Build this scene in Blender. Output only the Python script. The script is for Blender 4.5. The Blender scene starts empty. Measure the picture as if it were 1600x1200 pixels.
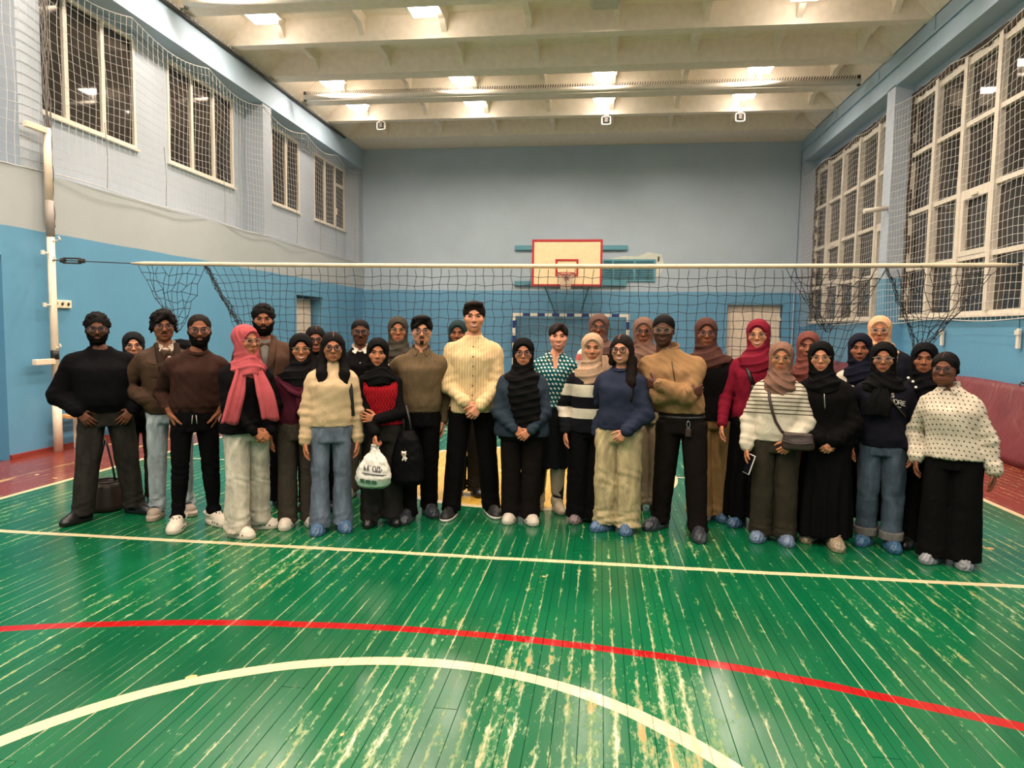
import bpy, bmesh, math, random
import numpy as np
from mathutils import Vector, Matrix
random.seed(7); RNG=np.random.default_rng(5)
SC=bpy.context.scene
COL=SC.collection
# ------------------------------------------------------------------ camera, world, exposure
FPX=1085.87; YAW=-0.1245; PIT=-0.0775; ROL=0.0137; CH=1.5734
def _cam_axes():
    F=np.array([math.sin(YAW)*math.cos(PIT),math.cos(YAW)*math.cos(PIT),math.sin(PIT)])
    R=np.array([math.cos(YAW),-math.sin(YAW),0.0]); U=np.cross(R,F)
    c,s=math.cos(ROL),math.sin(ROL)
    return F,c*R+s*U,-s*R+c*U
CF,CR,CU=_cam_axes()
cam=bpy.data.cameras.new('camera'); camo=bpy.data.objects.new('camera',cam); COL.objects.link(camo)
cam.sensor_width=36; cam.sensor_fit='HORIZONTAL'; cam.lens=FPX*36/1600; cam.clip_start=.05; cam.clip_end=200
_m=Matrix([[CR[i],CU[i],-CF[i]] for i in range(3)]).to_4x4(); _m.translation=(0,0,CH); camo.matrix_world=_m
SC.camera=camo
w=bpy.data.worlds.new('night'); SC.world=w; w.use_nodes=True
w.node_tree.nodes['Background'].inputs[0].default_value=(.010,.011,.014,1); w.node_tree.nodes['Background'].inputs[1].default_value=1.0
SC.view_settings.view_transform='Standard'; SC.view_settings.look='None'; SC.view_settings.gamma=1
SC.view_settings.use_curve_mapping=False
SC.view_settings.exposure=-0.30
LAMP_W=44.0; LAMP_COL=(1.0,.805,.665)
SC.cycles.max_bounces=7; SC.cycles.diffuse_bounces=4; SC.cycles.glossy_bounces=3; SC.cycles.transparent_max_bounces=12
SC.cycles.caustics_reflective=False; SC.cycles.caustics_refractive=False
def floor_pt(u,v,z=0.0):
    q=CF+CR*((u-800)/FPX)+CU*((600-v)/FPX); t=(z-CH)/q[2]; return np.array([0,0,CH])+q*t
def at_y(u,v,Y):
    q=CF+CR*((u-800)/FPX)+CU*((600-v)/FPX); return np.array([0,0,CH])+q*(Y/q[1])
def at_x(u,v,X):
    q=CF+CR*((u-800)/FPX)+CU*((600-v)/FPX); return np.array([0,0,CH])+q*(X/q[0])
# ------------------------------------------------------------------ materials
def lin(c):
    return tuple(((x/255)/12.92 if x/255<=.04045 else ((x/255+.055)/1.055)**2.4) for x in c)
class NT:
    def __init__(s,name):
        s.m=bpy.data.materials.new(name); s.m.use_nodes=True; s.t=s.m.node_tree; s.b=s.t.nodes['Principled BSDF']
    def n(s,ty,**kw):
        x=s.t.nodes.new(ty)
        for k,v in kw.items(): setattr(x,k,v)
        return x
    def l(s,a,b): s.t.links.new(a,b)
    def put(s,sock,v):
        if v is None: return
        if isinstance(v,(int,float)): sock.default_value=v
        elif isinstance(v,(tuple,list)):
            sock.default_value=tuple(v)+((1,) if len(v)==3 and len(sock.default_value)==4 else ())
        else: s.l(v,sock)
    def math(s,op,a,b=None,c=None,clamp=False):
        x=s.n('ShaderNodeMath',operation=op,use_clamp=clamp); s.put(x.inputs[0],a); s.put(x.inputs[1],b); s.put(x.inputs[2],c); return x.outputs[0]
    def mix(s,f,a,b,mode='MIX'):
        x=s.n('ShaderNodeMix',data_type='RGBA',blend_type=mode); s.put(x.inputs['Factor'],f); s.put(x.inputs[6],a); s.put(x.inputs[7],b); return x.outputs[2]
    def pos(s,obj=False):
        if obj: return s.n('ShaderNodeTexCoord').outputs['Object']
        return s.n('ShaderNodeNewGeometry').outputs['Position']
    def xyz(s,v):
        x=s.n('ShaderNodeSeparateXYZ'); s.l(v,x.inputs[0]); return x.outputs
    def comb(s,a,b,c):
        x=s.n('ShaderNodeCombineXYZ'); s.put(x.inputs[0],a); s.put(x.inputs[1],b); s.put(x.inputs[2],c); return x.outputs[0]
    def scale(s,v,sc):
        x=s.n('ShaderNodeMapping'); s.l(v,x.inputs[0]); x.inputs['Scale'].default_value=sc; return x.outputs[0]
    def noise(s,v,sc,detail=3,rough=.5,dist=0):
        x=s.n('ShaderNodeTexNoise'); s.l(v,x.inputs['Vector']); x.inputs['Scale'].default_value=sc; x.inputs['Detail'].default_value=detail
        x.inputs['Roughness'].default_value=rough; x.inputs['Distortion'].default_value=dist; return x.outputs['Fac']
    def ramp(s,f,a,b,clamp=True):
        x=s.n('ShaderNodeMapRange',clamp=clamp); s.put(x.inputs[0],f); x.inputs[1].default_value=a; x.inputs[2].default_value=b; return x.outputs[0]
    def bump(s,h,strength,dist=.01):
        x=s.n('ShaderNodeBump'); s.put(x.inputs['Height'],h); x.inputs['Strength'].default_value=strength; x.inputs['Distance'].default_value=dist
        s.l(x.outputs[0],s.b.inputs['Normal'])
    def out(s,col=None,rough=None,metal=None,spec=None):
        s.put(s.b.inputs['Base Color'],col); s.put(s.b.inputs['Roughness'],rough); s.put(s.b.inputs['Metallic'],metal); s.put(s.b.inputs['Specular IOR Level'],spec)
        return s.m
_mc={}
def plain(name,rgb,rough=.6,metal=0.0,var=.06,spec=None,bscale=60,bump=.0):
    if name in _mc: return _mc[name]
    t=NT(name); c=lin(rgb); p=t.pos(True)
    n=t.noise(p,9,3)
    col=t.mix(t.ramp(n,.3,.7),tuple(x*(1-var) for x in c),tuple(min(1,x*(1+var)) for x in c))
    if bump: t.bump(t.noise(p,bscale,2),bump)
    _mc[name]=t.out(col,rough,metal,spec); return _mc[name]
def emis(name,rgb,st):
    if name in _mc: return _mc[name]
    t=NT(name); t.out((.8,.8,.8),.5); t.b.inputs['Emission Color'].default_value=tuple(rgb)+(1,); t.b.inputs['Emission Strength'].default_value=st
    _mc[name]=t.m; return t.m
def wall_paint(name,low,high,zsplit):
    t=NT(name); p=t.pos(); x,y,z=t.xyz(p)
    n=t.noise(p,.7,4,.6); n2=t.noise(p,6,3)
    zz=t.math('ADD',z,t.math('MULTIPLY',t.math('SUBTRACT',t.noise(p,1.2,2),.5),.03))
    a=t.math('GREATER_THAN',zz,zsplit)
    lo=t.mix(t.ramp(n,.3,.7),tuple(v*.90 for v in lin(low)),lin(low))
    hi=t.mix(t.ramp(n,.3,.7),tuple(v*.88 for v in lin(high)),lin(high))
    c=t.mix(a,lo,hi)
    # chips in the paint
    chip=t.math('GREATER_THAN',t.noise(p,11,2),.80)
    c=t.mix(t.math('MULTIPLY',chip,.55),c,lin((205,215,215)))
    t.bump(t.math('ADD',n2,t.math('MULTIPLY',t.noise(p,1.5,3),2)),.18,.012)
    r=t.math('ADD',t.math('MULTIPLY',a,.25),.42)
    return t.out(c,r)
# ------------------------------------------------------------------ mesh helpers
def mk_mesh(name,V,faces,smooth=False):
    """V (n,3) array; faces list of (k,m) int arrays (tri/quads) or list of lists"""
    me=bpy.data.meshes.new(name); V=np.asarray(V,np.float32)
    if isinstance(faces,np.ndarray): faces=[faces]
    if isinstance(faces,list) and faces and not isinstance(faces[0],np.ndarray):
        me.from_pydata([tuple(map(float,v)) for v in V],[],[list(map(int,f)) for f in faces]); 
    else:
        faces=[np.asarray(f,np.int32) for f in faces if len(f)]
        me.vertices.add(len(V)); me.vertices.foreach_set('co',V.ravel())
        nl=sum(f.size for f in faces); npo=sum(len(f) for f in faces)
        me.loops.add(nl); me.loops.foreach_set('vertex_index',np.concatenate([f.ravel() for f in faces]))
        me.polygons.add(npo)
        st=[];o=0
        for f in faces:
            st.append(o+np.arange(len(f))*f.shape[1]); o+=f.size
        me.polygons.foreach_set('loop_start',np.concatenate(st).astype(np.int32))
        me.update(calc_edges=True)
    if smooth: me.polygons.foreach_set('use_smooth',np.ones(len(me.polygons),bool))
    me.validate(); return me
def link(name,me,mat=None,parent=None,loc=None):
    o=bpy.data.objects.new(name,me); COL.objects.link(o)
    if me is not None and mat is not None:
        if isinstance(mat,(list,tuple)):
            if len(me.materials)==0:
                for m in mat: me.materials.append(m)
        elif len(me.materials)==0: me.materials.append(mat)
    if parent is not None: o.parent=parent
    if loc is not None: o.location=loc
    return o
def tag(o,label=None,cat=None,group=None,kind=None):
    if label: o['label']=label
    if cat: o['category']=cat
    if group: o['group']=group
    if kind: o['kind']=kind
    return o
def empty(name,loc=(0,0,0),rz=0.0):
    o=bpy.data.objects.new(name,None); COL.objects.link(o); o.location=loc; o.rotation_euler=(0,0,rz); o.empty_display_size=.1; return o
class MB:
    def __init__(s): s.v=[]; s.f=[]; s.mi=[]
    def add(s,V,F,mi=0):
        o=len(s.v); s.v+= [tuple(map(float,v)) for v in V]; s.f+=[[i+o for i in f] for f in F]; s.mi+=[mi]*len(F); return s
    def box(s,a,b,mi=0):
        (x0,y0,z0),(x1,y1,z1)=[tuple(map(min,a,b)),tuple(map(max,a,b))]
        V=[(x0,y0,z0),(x1,y0,z0),(x1,y1,z0),(x0,y1,z0),(x0,y0,z1),(x1,y0,z1),(x1,y1,z1),(x0,y1,z1)]
        return s.add(V,[(0,3,2,1),(4,5,6,7),(0,1,5,4),(1,2,6,5),(2,3,7,6),(3,0,4,7)],mi)
    def prism(s,P,ax,t0,t1,mi=0):
        """closed 2D polygon P extruded along axis ax from t0 to t1; P in the other two axes order"""
        n=len(P)
        def mk(p,t):
            q=[p[0],p[1]]; q.insert(ax,t); return tuple(q)
        V=[mk(p,t0) for p in P]+[mk(p,t1) for p in P]
        F=[list(range(n))[::-1],[n+i for i in range(n)]]+[(i,(i+1)%n,n+(i+1)%n,n+i) for i in range(n)]
        return s.add(V,F,mi)
    def tube(s,pts,r,n=8,mi=0,cap=True,flat=None):
        pts=[Vector(p) for p in pts]; R=r if isinstance(r,(list,tuple)) else [r]*len(pts)
        V=[];F=[]; up=None
        for i,p in enumerate(pts):
            d=(pts[min(i+1,len(pts)-1)]-pts[max(i-1,0)]).normalized()
            if up is None:
                up=Vector((0,0,1)) if abs(d.z)<.9 else Vector((0,1,0))
            e1=d.cross(up).normalized(); e2=e1.cross(d).normalized(); up=e2
            for k in range(n):
                a=2*math.pi*k/n; fl=flat or 1
                V.append(p+e1*math.cos(a)*R[i]+e2*math.sin(a)*R[i]*fl)
        for i in range(len(pts)-1):
            for k in range(n):
                F.append((i*n+k,i*n+(k+1)%n,(i+1)*n+(k+1)%n,(i+1)*n+k))
        if cap: F+= [list(range(n))[::-1],[(len(pts)-1)*n+k for k in range(n)]]
        return s.add(V,F,mi)
    def lathe(s,prof,n=16,c=(0,0,0),mi=0):
        V=[];F=[]
        for r,z in prof:
            for k in range(n):
                a=2*math.pi*k/n; V.append((c[0]+r*math.cos(a),c[1]+r*math.sin(a),c[2]+z))
        for i in range(len(prof)-1):
            for k in range(n): F.append((i*n+k,i*n+(k+1)%n,(i+1)*n+(k+1)%n,(i+1)*n+k))
        F+=[list(range(n))[::-1],[(len(prof)-1)*n+k for k in range(n)]]
        return s.add(V,F,mi)
    def ring(s,c,e1,e2,r1,r2,rt,n=20,m=5,mi=0,pw=2.0):
        """closed tube on a superellipse"""
        c=Vector(c);e1=Vector(e1);e2=Vector(e2);nn=e1.cross(e2).normalized();P=[]
        for k in range(n):
            a=2*math.pi*k/n; ca,sa=math.cos(a),math.sin(a)
            P.append(c+e1*r1*math.copysign(abs(ca)**(2/pw),ca)+e2*r2*math.copysign(abs(sa)**(2/pw),sa))
        V=[];F=[]
        for k in range(n):
            d=(P[(k+1)%n]-P[k-1]).normalized(); o=d.cross(nn)
            for j in range(m):
                b=2*math.pi*j/m; V.append(P[k]+o*rt*math.cos(b)+nn*rt*math.sin(b))
        for k in range(n):
            for j in range(m): F.append((k*m+j,((k+1)%n)*m+j,((k+1)%n)*m+(j+1)%m,k*m+(j+1)%m))
        return s.add(V,F,mi)
    def build(s,name,mat,parent=None,loc=None,smooth=False,bevel=0,shift=None):
        V=s.v
        if shift is not None: V=[(a-shift[0],b-shift[1],c-shift[2]) for a,b,c in V]
        me=bpy.data.meshes.new(name); me.from_pydata(V,[],s.f); 
        if any(s.mi): me.polygons.foreach_set('material_index',s.mi)
        if bevel:
            bm=bmesh.new(); bm.from_mesh(me)
            bmesh.ops.bevel(bm,geom=[e for e in bm.edges if len(e.link_faces)==2 and e.calc_face_angle(0)>.5],offset=bevel,segments=1,affect='EDGES'); bm.to_mesh(me); bm.free()
        if smooth: me.polygons.foreach_set('use_smooth',[len(p.vertices)<=4 for p in me.polygons])
        me.update(); return link(name,me,mat,parent,loc)
def cords(polys,r,sides=3):
    """numpy: every polyline becomes a run of open prisms"""
    A=[];B=[]
    for p in polys:
        p=np.asarray(p,float); A.append(p[:-1]); B.append(p[1:])
    A=np.concatenate(A);B=np.concatenate(B); D=B-A; L=np.linalg.norm(D,axis=1,keepdims=True)+1e-9; D/=L
    up=np.where(np.abs(D[:,2:3])<.8,np.array([[0,0,1.]]),np.array([[1.,0,0]])); E=np.cross(D,up); E/=np.linalg.norm(E,axis=1,keepdims=True); G=np.cross(D,E)
    n=len(A); V=np.zeros((n,2*sides,3))
    for k in range(sides):
        a=2*math.pi*k/sides; o=(E*math.cos(a)+G*math.sin(a))*r
        V[:,k]=A+o; V[:,sides+k]=B+o
    Fb=np.array([[k,(k+1)%sides,sides+(k+1)%sides,sides+k] for k in range(sides)])
    F=(np.arange(n)[:,None,None]*2*sides+Fb[None]).reshape(-1,4)
    return V.reshape(-1,3),F
# ------------------------------------------------------------------ the hall
XL=-6.737; XLR=-7.12; XR=5.099; XRW=5.42; YB=19.28; YF=-4.3; ZB=6.0; ZT=6.57; ZS=6.95; YC=-.80
COLS=[(-4.3,-4.0),(1.55,1.9),(7.48,7.84),(13.42,13.78),(18.95,19.28)]
# --- floor paint : court colours and lines are flat paint, given in metres on the floor
def floor_paint():
    t=NT('floor_paint'); p=t.pos(); x,y,z=t.xyz(p); M=t.math
    wob=M('MULTIPLY',M('SUBTRACT',t.noise(p,1.1,2),.5),.05)
    xx=M('ADD',x,M('MULTIPLY',wob,.5)); yy=M('ADD',y,wob)
    cell=M('FLOOR',M('DIVIDE',M('ADD',x,20),.1)); fr=M('FRACT',M('DIVIDE',M('ADD',x,20),.1))
    wn=t.n('ShaderNodeTexWhiteNoise',noise_dimensions='1D'); t.l(cell,wn.inputs['W']); rnd=wn.outputs['Value']
    big=t.noise(p,.5,3)
    g=t.mix(t.ramp(big,.35,.65),lin((3,76,46)),lin((11,97,59)))
    g=t.mix(M('MULTIPLY',t.math('SUBTRACT',rnd,.5),.5,clamp=True),g,lin((30,114,66)))
    red=t.mix(t.ramp(big,.3,.7),lin((104,36,26)),lin((130,52,38)))
    def band(v,a,b): return M('MULTIPLY',M('GREATER_THAN',v,a),M('LESS_THAN',v,b))
    incourt=M('MULTIPLY',band(xx,-5.31,3.72),band(yy,-1.35,16.65))
    base=t.mix(incourt,red,g)
    def rad(cx,cy):
        dx=M('SUBTRACT',xx,cx); dy=M('SUBTRACT',yy,cy); return M('SQRT',M('ADD',M('MULTIPLY',dx,dx),M('MULTIPLY',dy,dy)))
    rc=rad(-.8,7.63)
    base=t.mix(M('LESS_THAN',rc,1.60),base,lin((204,164,70)))
    lines=M('MAXIMUM',band(rc,1.58,1.67),band(rad(-.768,1.461),1.605,1.683))
    sx=M('MAXIMUM',band(xx,-5.345,-5.28),band(xx,3.69,3.755))
    sx=M('MULTIPLY',sx,band(yy,-1.4,16.7))
    lines=M('MAXIMUM',lines,sx)
    ly=M('MAXIMUM',M('MAXIMUM',band(yy,4.625,4.685),band(yy,7.62,7.655)),M('MAXIMUM',band(yy,10.62,10.68),band(yy,16.6,16.66)))
    ly=M('MULTIPLY',ly,band(xx,-5.3,3.74)); lines=M('MAXIMUM',lines,ly)
    redl=band(rad(-.913,-3.621),7.035,7.105)
    redl=M('MULTIPLY',redl,M('GREATER_THAN',yy,-1.3))
    # wear runs along the boards, mostly beside the joints
    sp=t.scale(p,(24,5.5,1)); w1=t.noise(sp,1.0,7,.72,.4); w2=t.noise(t.scale(p,(70,22,1)),1.0,5,.7,.6); zone=t.noise(p,.55,2)
    edge=M('ABSOLUTE',M('SUBTRACT',fr,.5)); e2=t.ramp(edge,.30,.5)
    sc=M('ADD',M('ADD',M('MULTIPLY',w1,.62),M('MULTIPLY',w2,.42)),M('ADD',M('MULTIPLY',e2,.10),M('MULTIPLY',M('SUBTRACT',zone,.5),.42)))
    sc=M('ADD',sc,M('MULTIPLY',M('SUBTRACT',rnd,.5),.07))
    near=t.ramp(y,6.5,2.0); sc=M('ADD',sc,M('MULTIPLY',near,.03)); sc=M('ADD',sc,M('MULTIPLY',t.ramp(rad(-.35,2.2),1.5,.3),.05))
    worn=t.ramp(sc,.630,.68); worn2=t.ramp(sc,.70,.735)
    joint=M('MULTIPLY',M('GREATER_THAN',M('ADD',edge,M('MULTIPLY',t.noise(t.scale(p,(60,40,1)),1,3),.03)),.487),t.ramp(t.noise(t.scale(p,(12,1.3,1)),1,5,.65),.47,.62))
    spot=M('GREATER_THAN',t.noise(p,7,1,.4),.80)
    pale=t.mix(t.noise(p,3,2),lin((96,140,84)),lin((150,158,100)))
    flake=t.mix(t.ramp(t.noise(p,2.2,1),.45,.6),lin((190,192,176)),lin((172,132,80)))
    c=t.mix(M('MULTIPLY',worn,.62),base,pale); c=t.mix(M('MULTIPLY',worn2,.75),c,flake)
    c=t.mix(M('MULTIPLY',joint,.6),c,lin((196,186,150)))
    lw=M('SUBTRACT',1.0,M('MULTIPLY',M('MAXIMUM',worn2,joint),.5))
    c=t.mix(M('MULTIPLY',lines,lw),c,lin((208,190,150))); c=t.mix(M('MULTIPLY',redl,lw),c,lin((152,16,18)))
    c=t.mix(spot,c,lin((196,158,104)))
    # a worn pale stripe along the left margin
    ws=M('MULTIPLY',band(M('ADD',x,M('MULTIPLY',wob,2)),-5.93,-5.84),t.ramp(t.noise(t.scale(p,(3,1,1)),2,3),.42,.55))
    c=t.mix(M('MULTIPLY',ws,.7),c,lin((190,160,110)))
    anyw=M('MAXIMUM',worn,spot)
    r=M('ADD',M('ADD',.13,M('MULTIPLY',anyw,.30)),M('MULTIPLY',t.noise(p,4,3),.12))
    t.bump(M('ADD',M('MULTIPLY',t.noise(t.scale(p,(14,2,1)),1,2),.8),M('MULTIPLY',worn,-.5)),.10,.006)
    return t.out(c,r,spec=.38)
FLOORM=floor_paint()
JOINTM=plain('floor_joint',(38,44,34),.9)
fl=MB(); fl.box((-7.5,YF-.3,-.2),(5.9,YB+.3,-.016)); floor=fl.build('floor',JOINTM); tag(floor,kind='structure')
# planks 10 cm wide run away from the camera; recessed joints, slightly uneven
def plank_mesh(L,wd=.0986):
    b=MB(); h=wd/2; e=.0012
    P=[(-h,-.03),(h,-.03),(h,-e),(h-e,0),(-h+e,0),(-h,-e)]
    b.prism(P,1,0,L); me=bpy.data.meshes.new('plank'); me.from_pydata(b.v,[],b.f); me.update(); me.materials.append(FLOORM); return me
segs=[]; x=-6.75+.05; ir=0
while x<5.45:
    y=YF+RNG.uniform(-1.5,0.3)
    while y<YB:
        L=float(RNG.choice([2.4,3.0,3.6,4.2])); segs.append((x,max(y,YF),min(y+L,YB))); y+=L
    x+=.1
def pscore(s):
    x,y0,y1=s; a=max(y0,1.9); b=min(y1,12.0)
    if b-a<.3: return 0
    m=(a+b)/2
    if abs((x-0.12*m*-1*0+ .125*m))>.80*b+.3: return 0
    return (1/a-1/b)*10+1/m
segs.sort(key=pscore,reverse=True)
_pm={}
for s in segs[:292]:
    L=round(s[2]-s[1]-.003,1) if False else round(s[2]-s[1]-.003,3)
    k=round(L,2)
    if k not in _pm: _pm[k]=plank_mesh(L)
    o=bpy.data.objects.new('plank',_pm[k]); COL.objects.link(o); o.parent=floor; o.location=(s[0],s[1],RNG.uniform(-.0012,0.0)); o.rotation_euler=(0,RNG.uniform(-.006,.006),0)
b=MB()
for s in segs[292:]:
    x=s[0]; b.add([(x-.0493,s[1],-.03),(x+.0493,s[1],-.03),(x+.0493,s[2]-.003,-.03),(x-.0493,s[2]-.003,-.03),(x-.0493,s[1],0),(x+.0493,s[1],0),(x+.0493,s[2]-.003,0),(x-.0493,s[2]-.003,0)],[(4,5,6,7),(0,1,5,4),(1,2,6,5),(2,3,7,6),(3,0,4,7)])
o=b.build('plank',FLOORM,floor); tag(o,kind='stuff')
# --- walls
WL=wall_paint('left_wall_paint',(96,154,188),(170,178,180),2.685)
WLU=wall_paint('upper_left_paint',(96,154,188),(172,184,196),-1)
WB=wall_paint('back_wall_paint',(100,158,192),(174,192,204),2.662)
WR=wall_paint('right_wall_paint',(100,158,192),(184,198,214),2.6)
BEAM=wall_paint('beam_paint',(100,158,192),(178,202,222),-1)
b=MB()
for y0,y1 in ((YF,5.9),(7.16,14.88),(16.36,YB+.3)): b.box((XLR-.3,y0,-.05),(XL,y1,3.385))
b.box((XLR-.3,5.9,2.34),(XL,7.16,3.385)); b.box((XLR-.3,14.88,2.30),(XL,16.36,3.385))
b.box((XLR-.3,5.9,-.05),(XL-.35,7.16,2.34)); b.box((XLR-.3,14.88,-.05),(XL-.34,16.36,2.30))
wl=b.build('wall_left',WL); tag(wl,kind='structure')
WINL=[(2.2,4.3),(5.0,7.1),(8.0,10.1),(10.9,12.96),(13.85,15.95),(16.8,18.9)]
b=MB(); x0,x1=XLR-.3,XLR
b.box((x0,YF,3.385),(x1,YB,4.25)); b.box((x0,YF,5.90),(x1,YB,7.1)); yy=YF
for a,c in WINL: b.box((x0,yy,4.25),(x1,a,5.9)); yy=c
b.box((x0,yy,4.25),(x1,YB,5.9))
o=b.build('wall_left_upper',WLU); tag(o,kind='structure')
for i,(a,c) in enumerate(COLS):
    o=MB().box((XLR,a,3.385),(XL,c,ZB)).build('trim_%d'%(i+1),WLU); tag(o,kind='structure')
o=MB().box((XLR-.05,YF,ZB),(XL+.017,YB,ZT)).build('trim_beam_left',BEAM); tag(o,kind='structure')
b=MB(); b.box((-7.5,YB,-.05),(2.6+.77,YB+.3,7.1)); b.box((4.80,YB,-.05),(5.9,YB+.3,7.1)); b.box((3.37,YB,2.33),(4.8,YB+.3,7.1)); b.box((3.37,YB+.2,-.05),(4.8,YB+.3,2.33))
o=b.build('wall_back',WB); tag(o,kind='structure')
o=MB().box((-7.5,YF-.3,-.05),(5.9,YF,7.1)).build('wall_rear',WB); tag(o,kind='structure')
BAYS=[(1.9,7.48),(7.84,13.42),(13.78,18.95)]
b=MB(); b.box((XRW,YF,-.05),(XRW+.3,YB,1.885)); b.box((XRW,YF,5.78),(XRW+.3,YB,7.1)); b.box((XRW,YF,1.885),(XRW+.3,1.9,5.78))
for a,c in COLS[2:]: b.box((XRW,a,1.885),(XRW+.3,c,5.78))
o=b.build('wall_right',WR); tag(o,kind='structure')
for i,(a,c) in enumerate(COLS):
    o=MB().box((XR,a,-.05),(XRW,c,ZB)).build('trim_%d'%(i+11),WR); tag(o,kind='structure')
o=MB().box((XR,YF,ZB-.02),(XRW+.2,YB,ZT)).build('trim_beam_right',BEAM); tag(o,kind='structure')
SKM=plain('skirting_paint',(134,52,44),.5)
for n_,A,B in (('baseboard_left',(XL,7.16,0),(XL+.03,14.88,.05)),('baseboard_left_far',(XL,16.36,0),(XL+.03,YB,.05)),('baseboard_back',(XL,YB-.03,0),(3.37,YB,.05)),('baseboard_right',(XRW-.03,YF,0),(XRW,YB,.05)),('baseboard_left_near',(XL,YF,0),(XL+.03,5.9,.05)),('baseboard_niche',(XL-.35,5.9,0),(XL-.32,7.16,.05))):
    o=MB().box(A,B).build(n_,SKM); tag(o,kind='structure')
# --- windows
FRM=plain('window_white',(222,214,198),.45); 
def glass_mat():
    t=NT('window_glass'); t.out((.030,.026,.023),.04,0,.5); return t.m
GL=glass_mat()
wi=1
for (a,c) in WINL:
    root=empty('window_%d'%wi,(XLR,a,4.25)); tag(root,kind='structure'); wi+=1
    H=1.65; W=c-a
    f=MB(); 
    for A,B in (((-.06,0,0),(.01,W,.05)),((-.06,0,H-.05),(.01,W,H)),((-.06,0,.05),(.01,.05,H-.05)),((-.06,W-.05,.05),(.01,W,H-.05))): f.box(A,B)
    f.build('window_frame',FRM,root)
    s=MB().box((-.02,-.03,-.03),(.05,W+.03,0)).build('window_sill',FRM,root)
    for k in (1,2): MB().box((-.06,W*k/3-.035,.05),(.012,W*k/3+.035,H-.05)).build('mullion',FRM,root)
    if wi==7:
        MB().box((-.06,W*2/3+.035,H*.68),(.015,W-.05,H*.68+.07)).build('transom',FRM,root)
        MB().box((.012,W*2/3+.0,.35),(.05,W*2/3+.03,.52)).build('handle',FRM,root)
    for k in range(3):
        MB().box((-.035,W*k/3+(.05 if k==0 else .035),.05),(-.03,W*(k+1)/3-(.05 if k==2 else .035),H-.05)).build('pane',GL,root)
TR=[1.885,2.74,3.72,4.74,5.78]
for bi,(a,c) in enumerate(BAYS):
    root=empty('window_%d'%wi,(XRW,a,1.885)); tag(root,kind='structure'); wi+=1
    n=6 if bi<2 else 5; W=c-a; dy=(W-.06)/n; H=TR[-1]-TR[0]
    f=MB()
    for A,B in (((-.01,0,0),(.1,W,.06)),((-.01,0,H-.16),(.1,W,H)),((-.01,0,.06),(.1,.07,H-.16)),((-.01,W-.07,.06),(.1,W,H-.16))): f.box(A,B)
    f.build('window_frame',FRM,root)
    for k in range(1,n): MB().box((-.05,.03+dy*k-.05,.06),(.1,.03+dy*k+.05,H-.03)).build('mullion',FRM,root)
    MB().box((-.07,-.02,-.035),(.0,W+.02,.0)).build('window_sill',FRM,root)
    FOAM=plain('foam_filler',(74,62,50),.95,var=.3,bump=.6,bscale=40)
    fo=MB(); n_=40
    for k in range(n_): fo.box((-.035-.02*RNG.random(),W*k/n_,H-.03-.05*RNG.random()),(.02,W*(k+1)/n_,H+.04))
    for k in range(24): fo.box((-.03-.02*RNG.random(),W-.05-.05*RNG.random(),H*k/24),(.02,W,H*(k+1)/24))
    tag(fo.build('foam_seal',FOAM,root),kind='stuff')
    for k in range(n):
        y0=.03+dy*k+.05; y1=.03+dy*(k+1)-.05
        for j in range(4):
            z0=TR[j]-TR[0]; z1=TR[j+1]-TR[0]
            if j>0: MB().box((-.02,y0,z0-.035),(.1,y1,z0+.035)).build('transom',FRM,root)
            za=z0+(.06 if j==0 else .035); zb=z1-(.16 if j==3 else .035)
            MB().box((.05,y0,za),(.056,y1,zb)).build('pane',GL,root)
            if j==1 and ((bi==1 and k==3) or (bi==2 and k in(0,3)) or (bi==0 and k==2)):
                s=MB()
                for A,B in (((-.03,y0,za),(.04,y1,za+.075)),((-.03,y0,zb-.075),(.04,y1,zb)),((-.03,y0,za+.075),(.04,y0+.075,zb-.075)),((-.03,y1-.075,za+.075),(.04,y1,zb-.075))): s.box(A,B)
                sh=s.build('opening_sash',FRM,root)
                MB().box((-.06,(y0+y1)/2-.09,zb-.05),(-.03,(y0+y1)/2+.09,zb-.02)).build('latch',FRM,sh)
# --- doors
DW=plain('white_door',(226,212,192),.45); DBL=plain('blue_door',(70,128,156),.5)
root=empty('door_1',(XL-.33,14.88,0)); tag(root,kind='structure')
MB().box((0,.05,0),(.05,1.43,2.25)).build('door_leaf',DW,root,bevel=.006)
for A,B in (((0.05,.16,1.25),(.065,1.32,2.1)),((.05,.16,.2),(.065,1.32,1.1))): MB().box(A,B).build('door_panel',DW,root,bevel=.008)
MB().tube([(.06,.15,1.05),(.11,.15,1.05),(.11,.3,1.05)],.012,6).build('door_handle',FRM,root)
root=empty('door_2',(3.37,YB+.2,0)); tag(root,kind='structure')
for k in (0,1):
    lf=MB().box((.03+k*.69,-.06,0.01),(.03+k*.69+.68,-.01,2.26)).build('door_leaf',DW,root,bevel=.006)
    for z0,z1 in ((.2,1.0),(1.12,2.1)):
        MB().box((.13+k*.69,-.075,z0),(.03+k*.69+.58,-.06,z1)).build('door_panel',DW,lf,bevel=.008)
    for z in (.3,1.1,1.4,1.95): MB().box((.005+k*1.36,-.09,z-.05),(.06+k*1.36,-.06,z+.05)).build('hinge',FRM,lf)
MB().box((0,-.05,2.26),(1.43,0,2.33)).build('door_frame',DW,root)
root=empty('door_3',(XL-.33,5.9,0)); tag(root,kind='structure')
MB().box((0,.06,0),(.05,1.2,2.28)).build('door_leaf',DBL,root,bevel=.008)
for A,B in (((.05,.2,1.25),(.065,1.06,2.1)),((.05,.2,.2),(.065,1.06,1.1))): MB().box(A,B).build('door_panel',DBL,root,bevel=.008)
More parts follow.
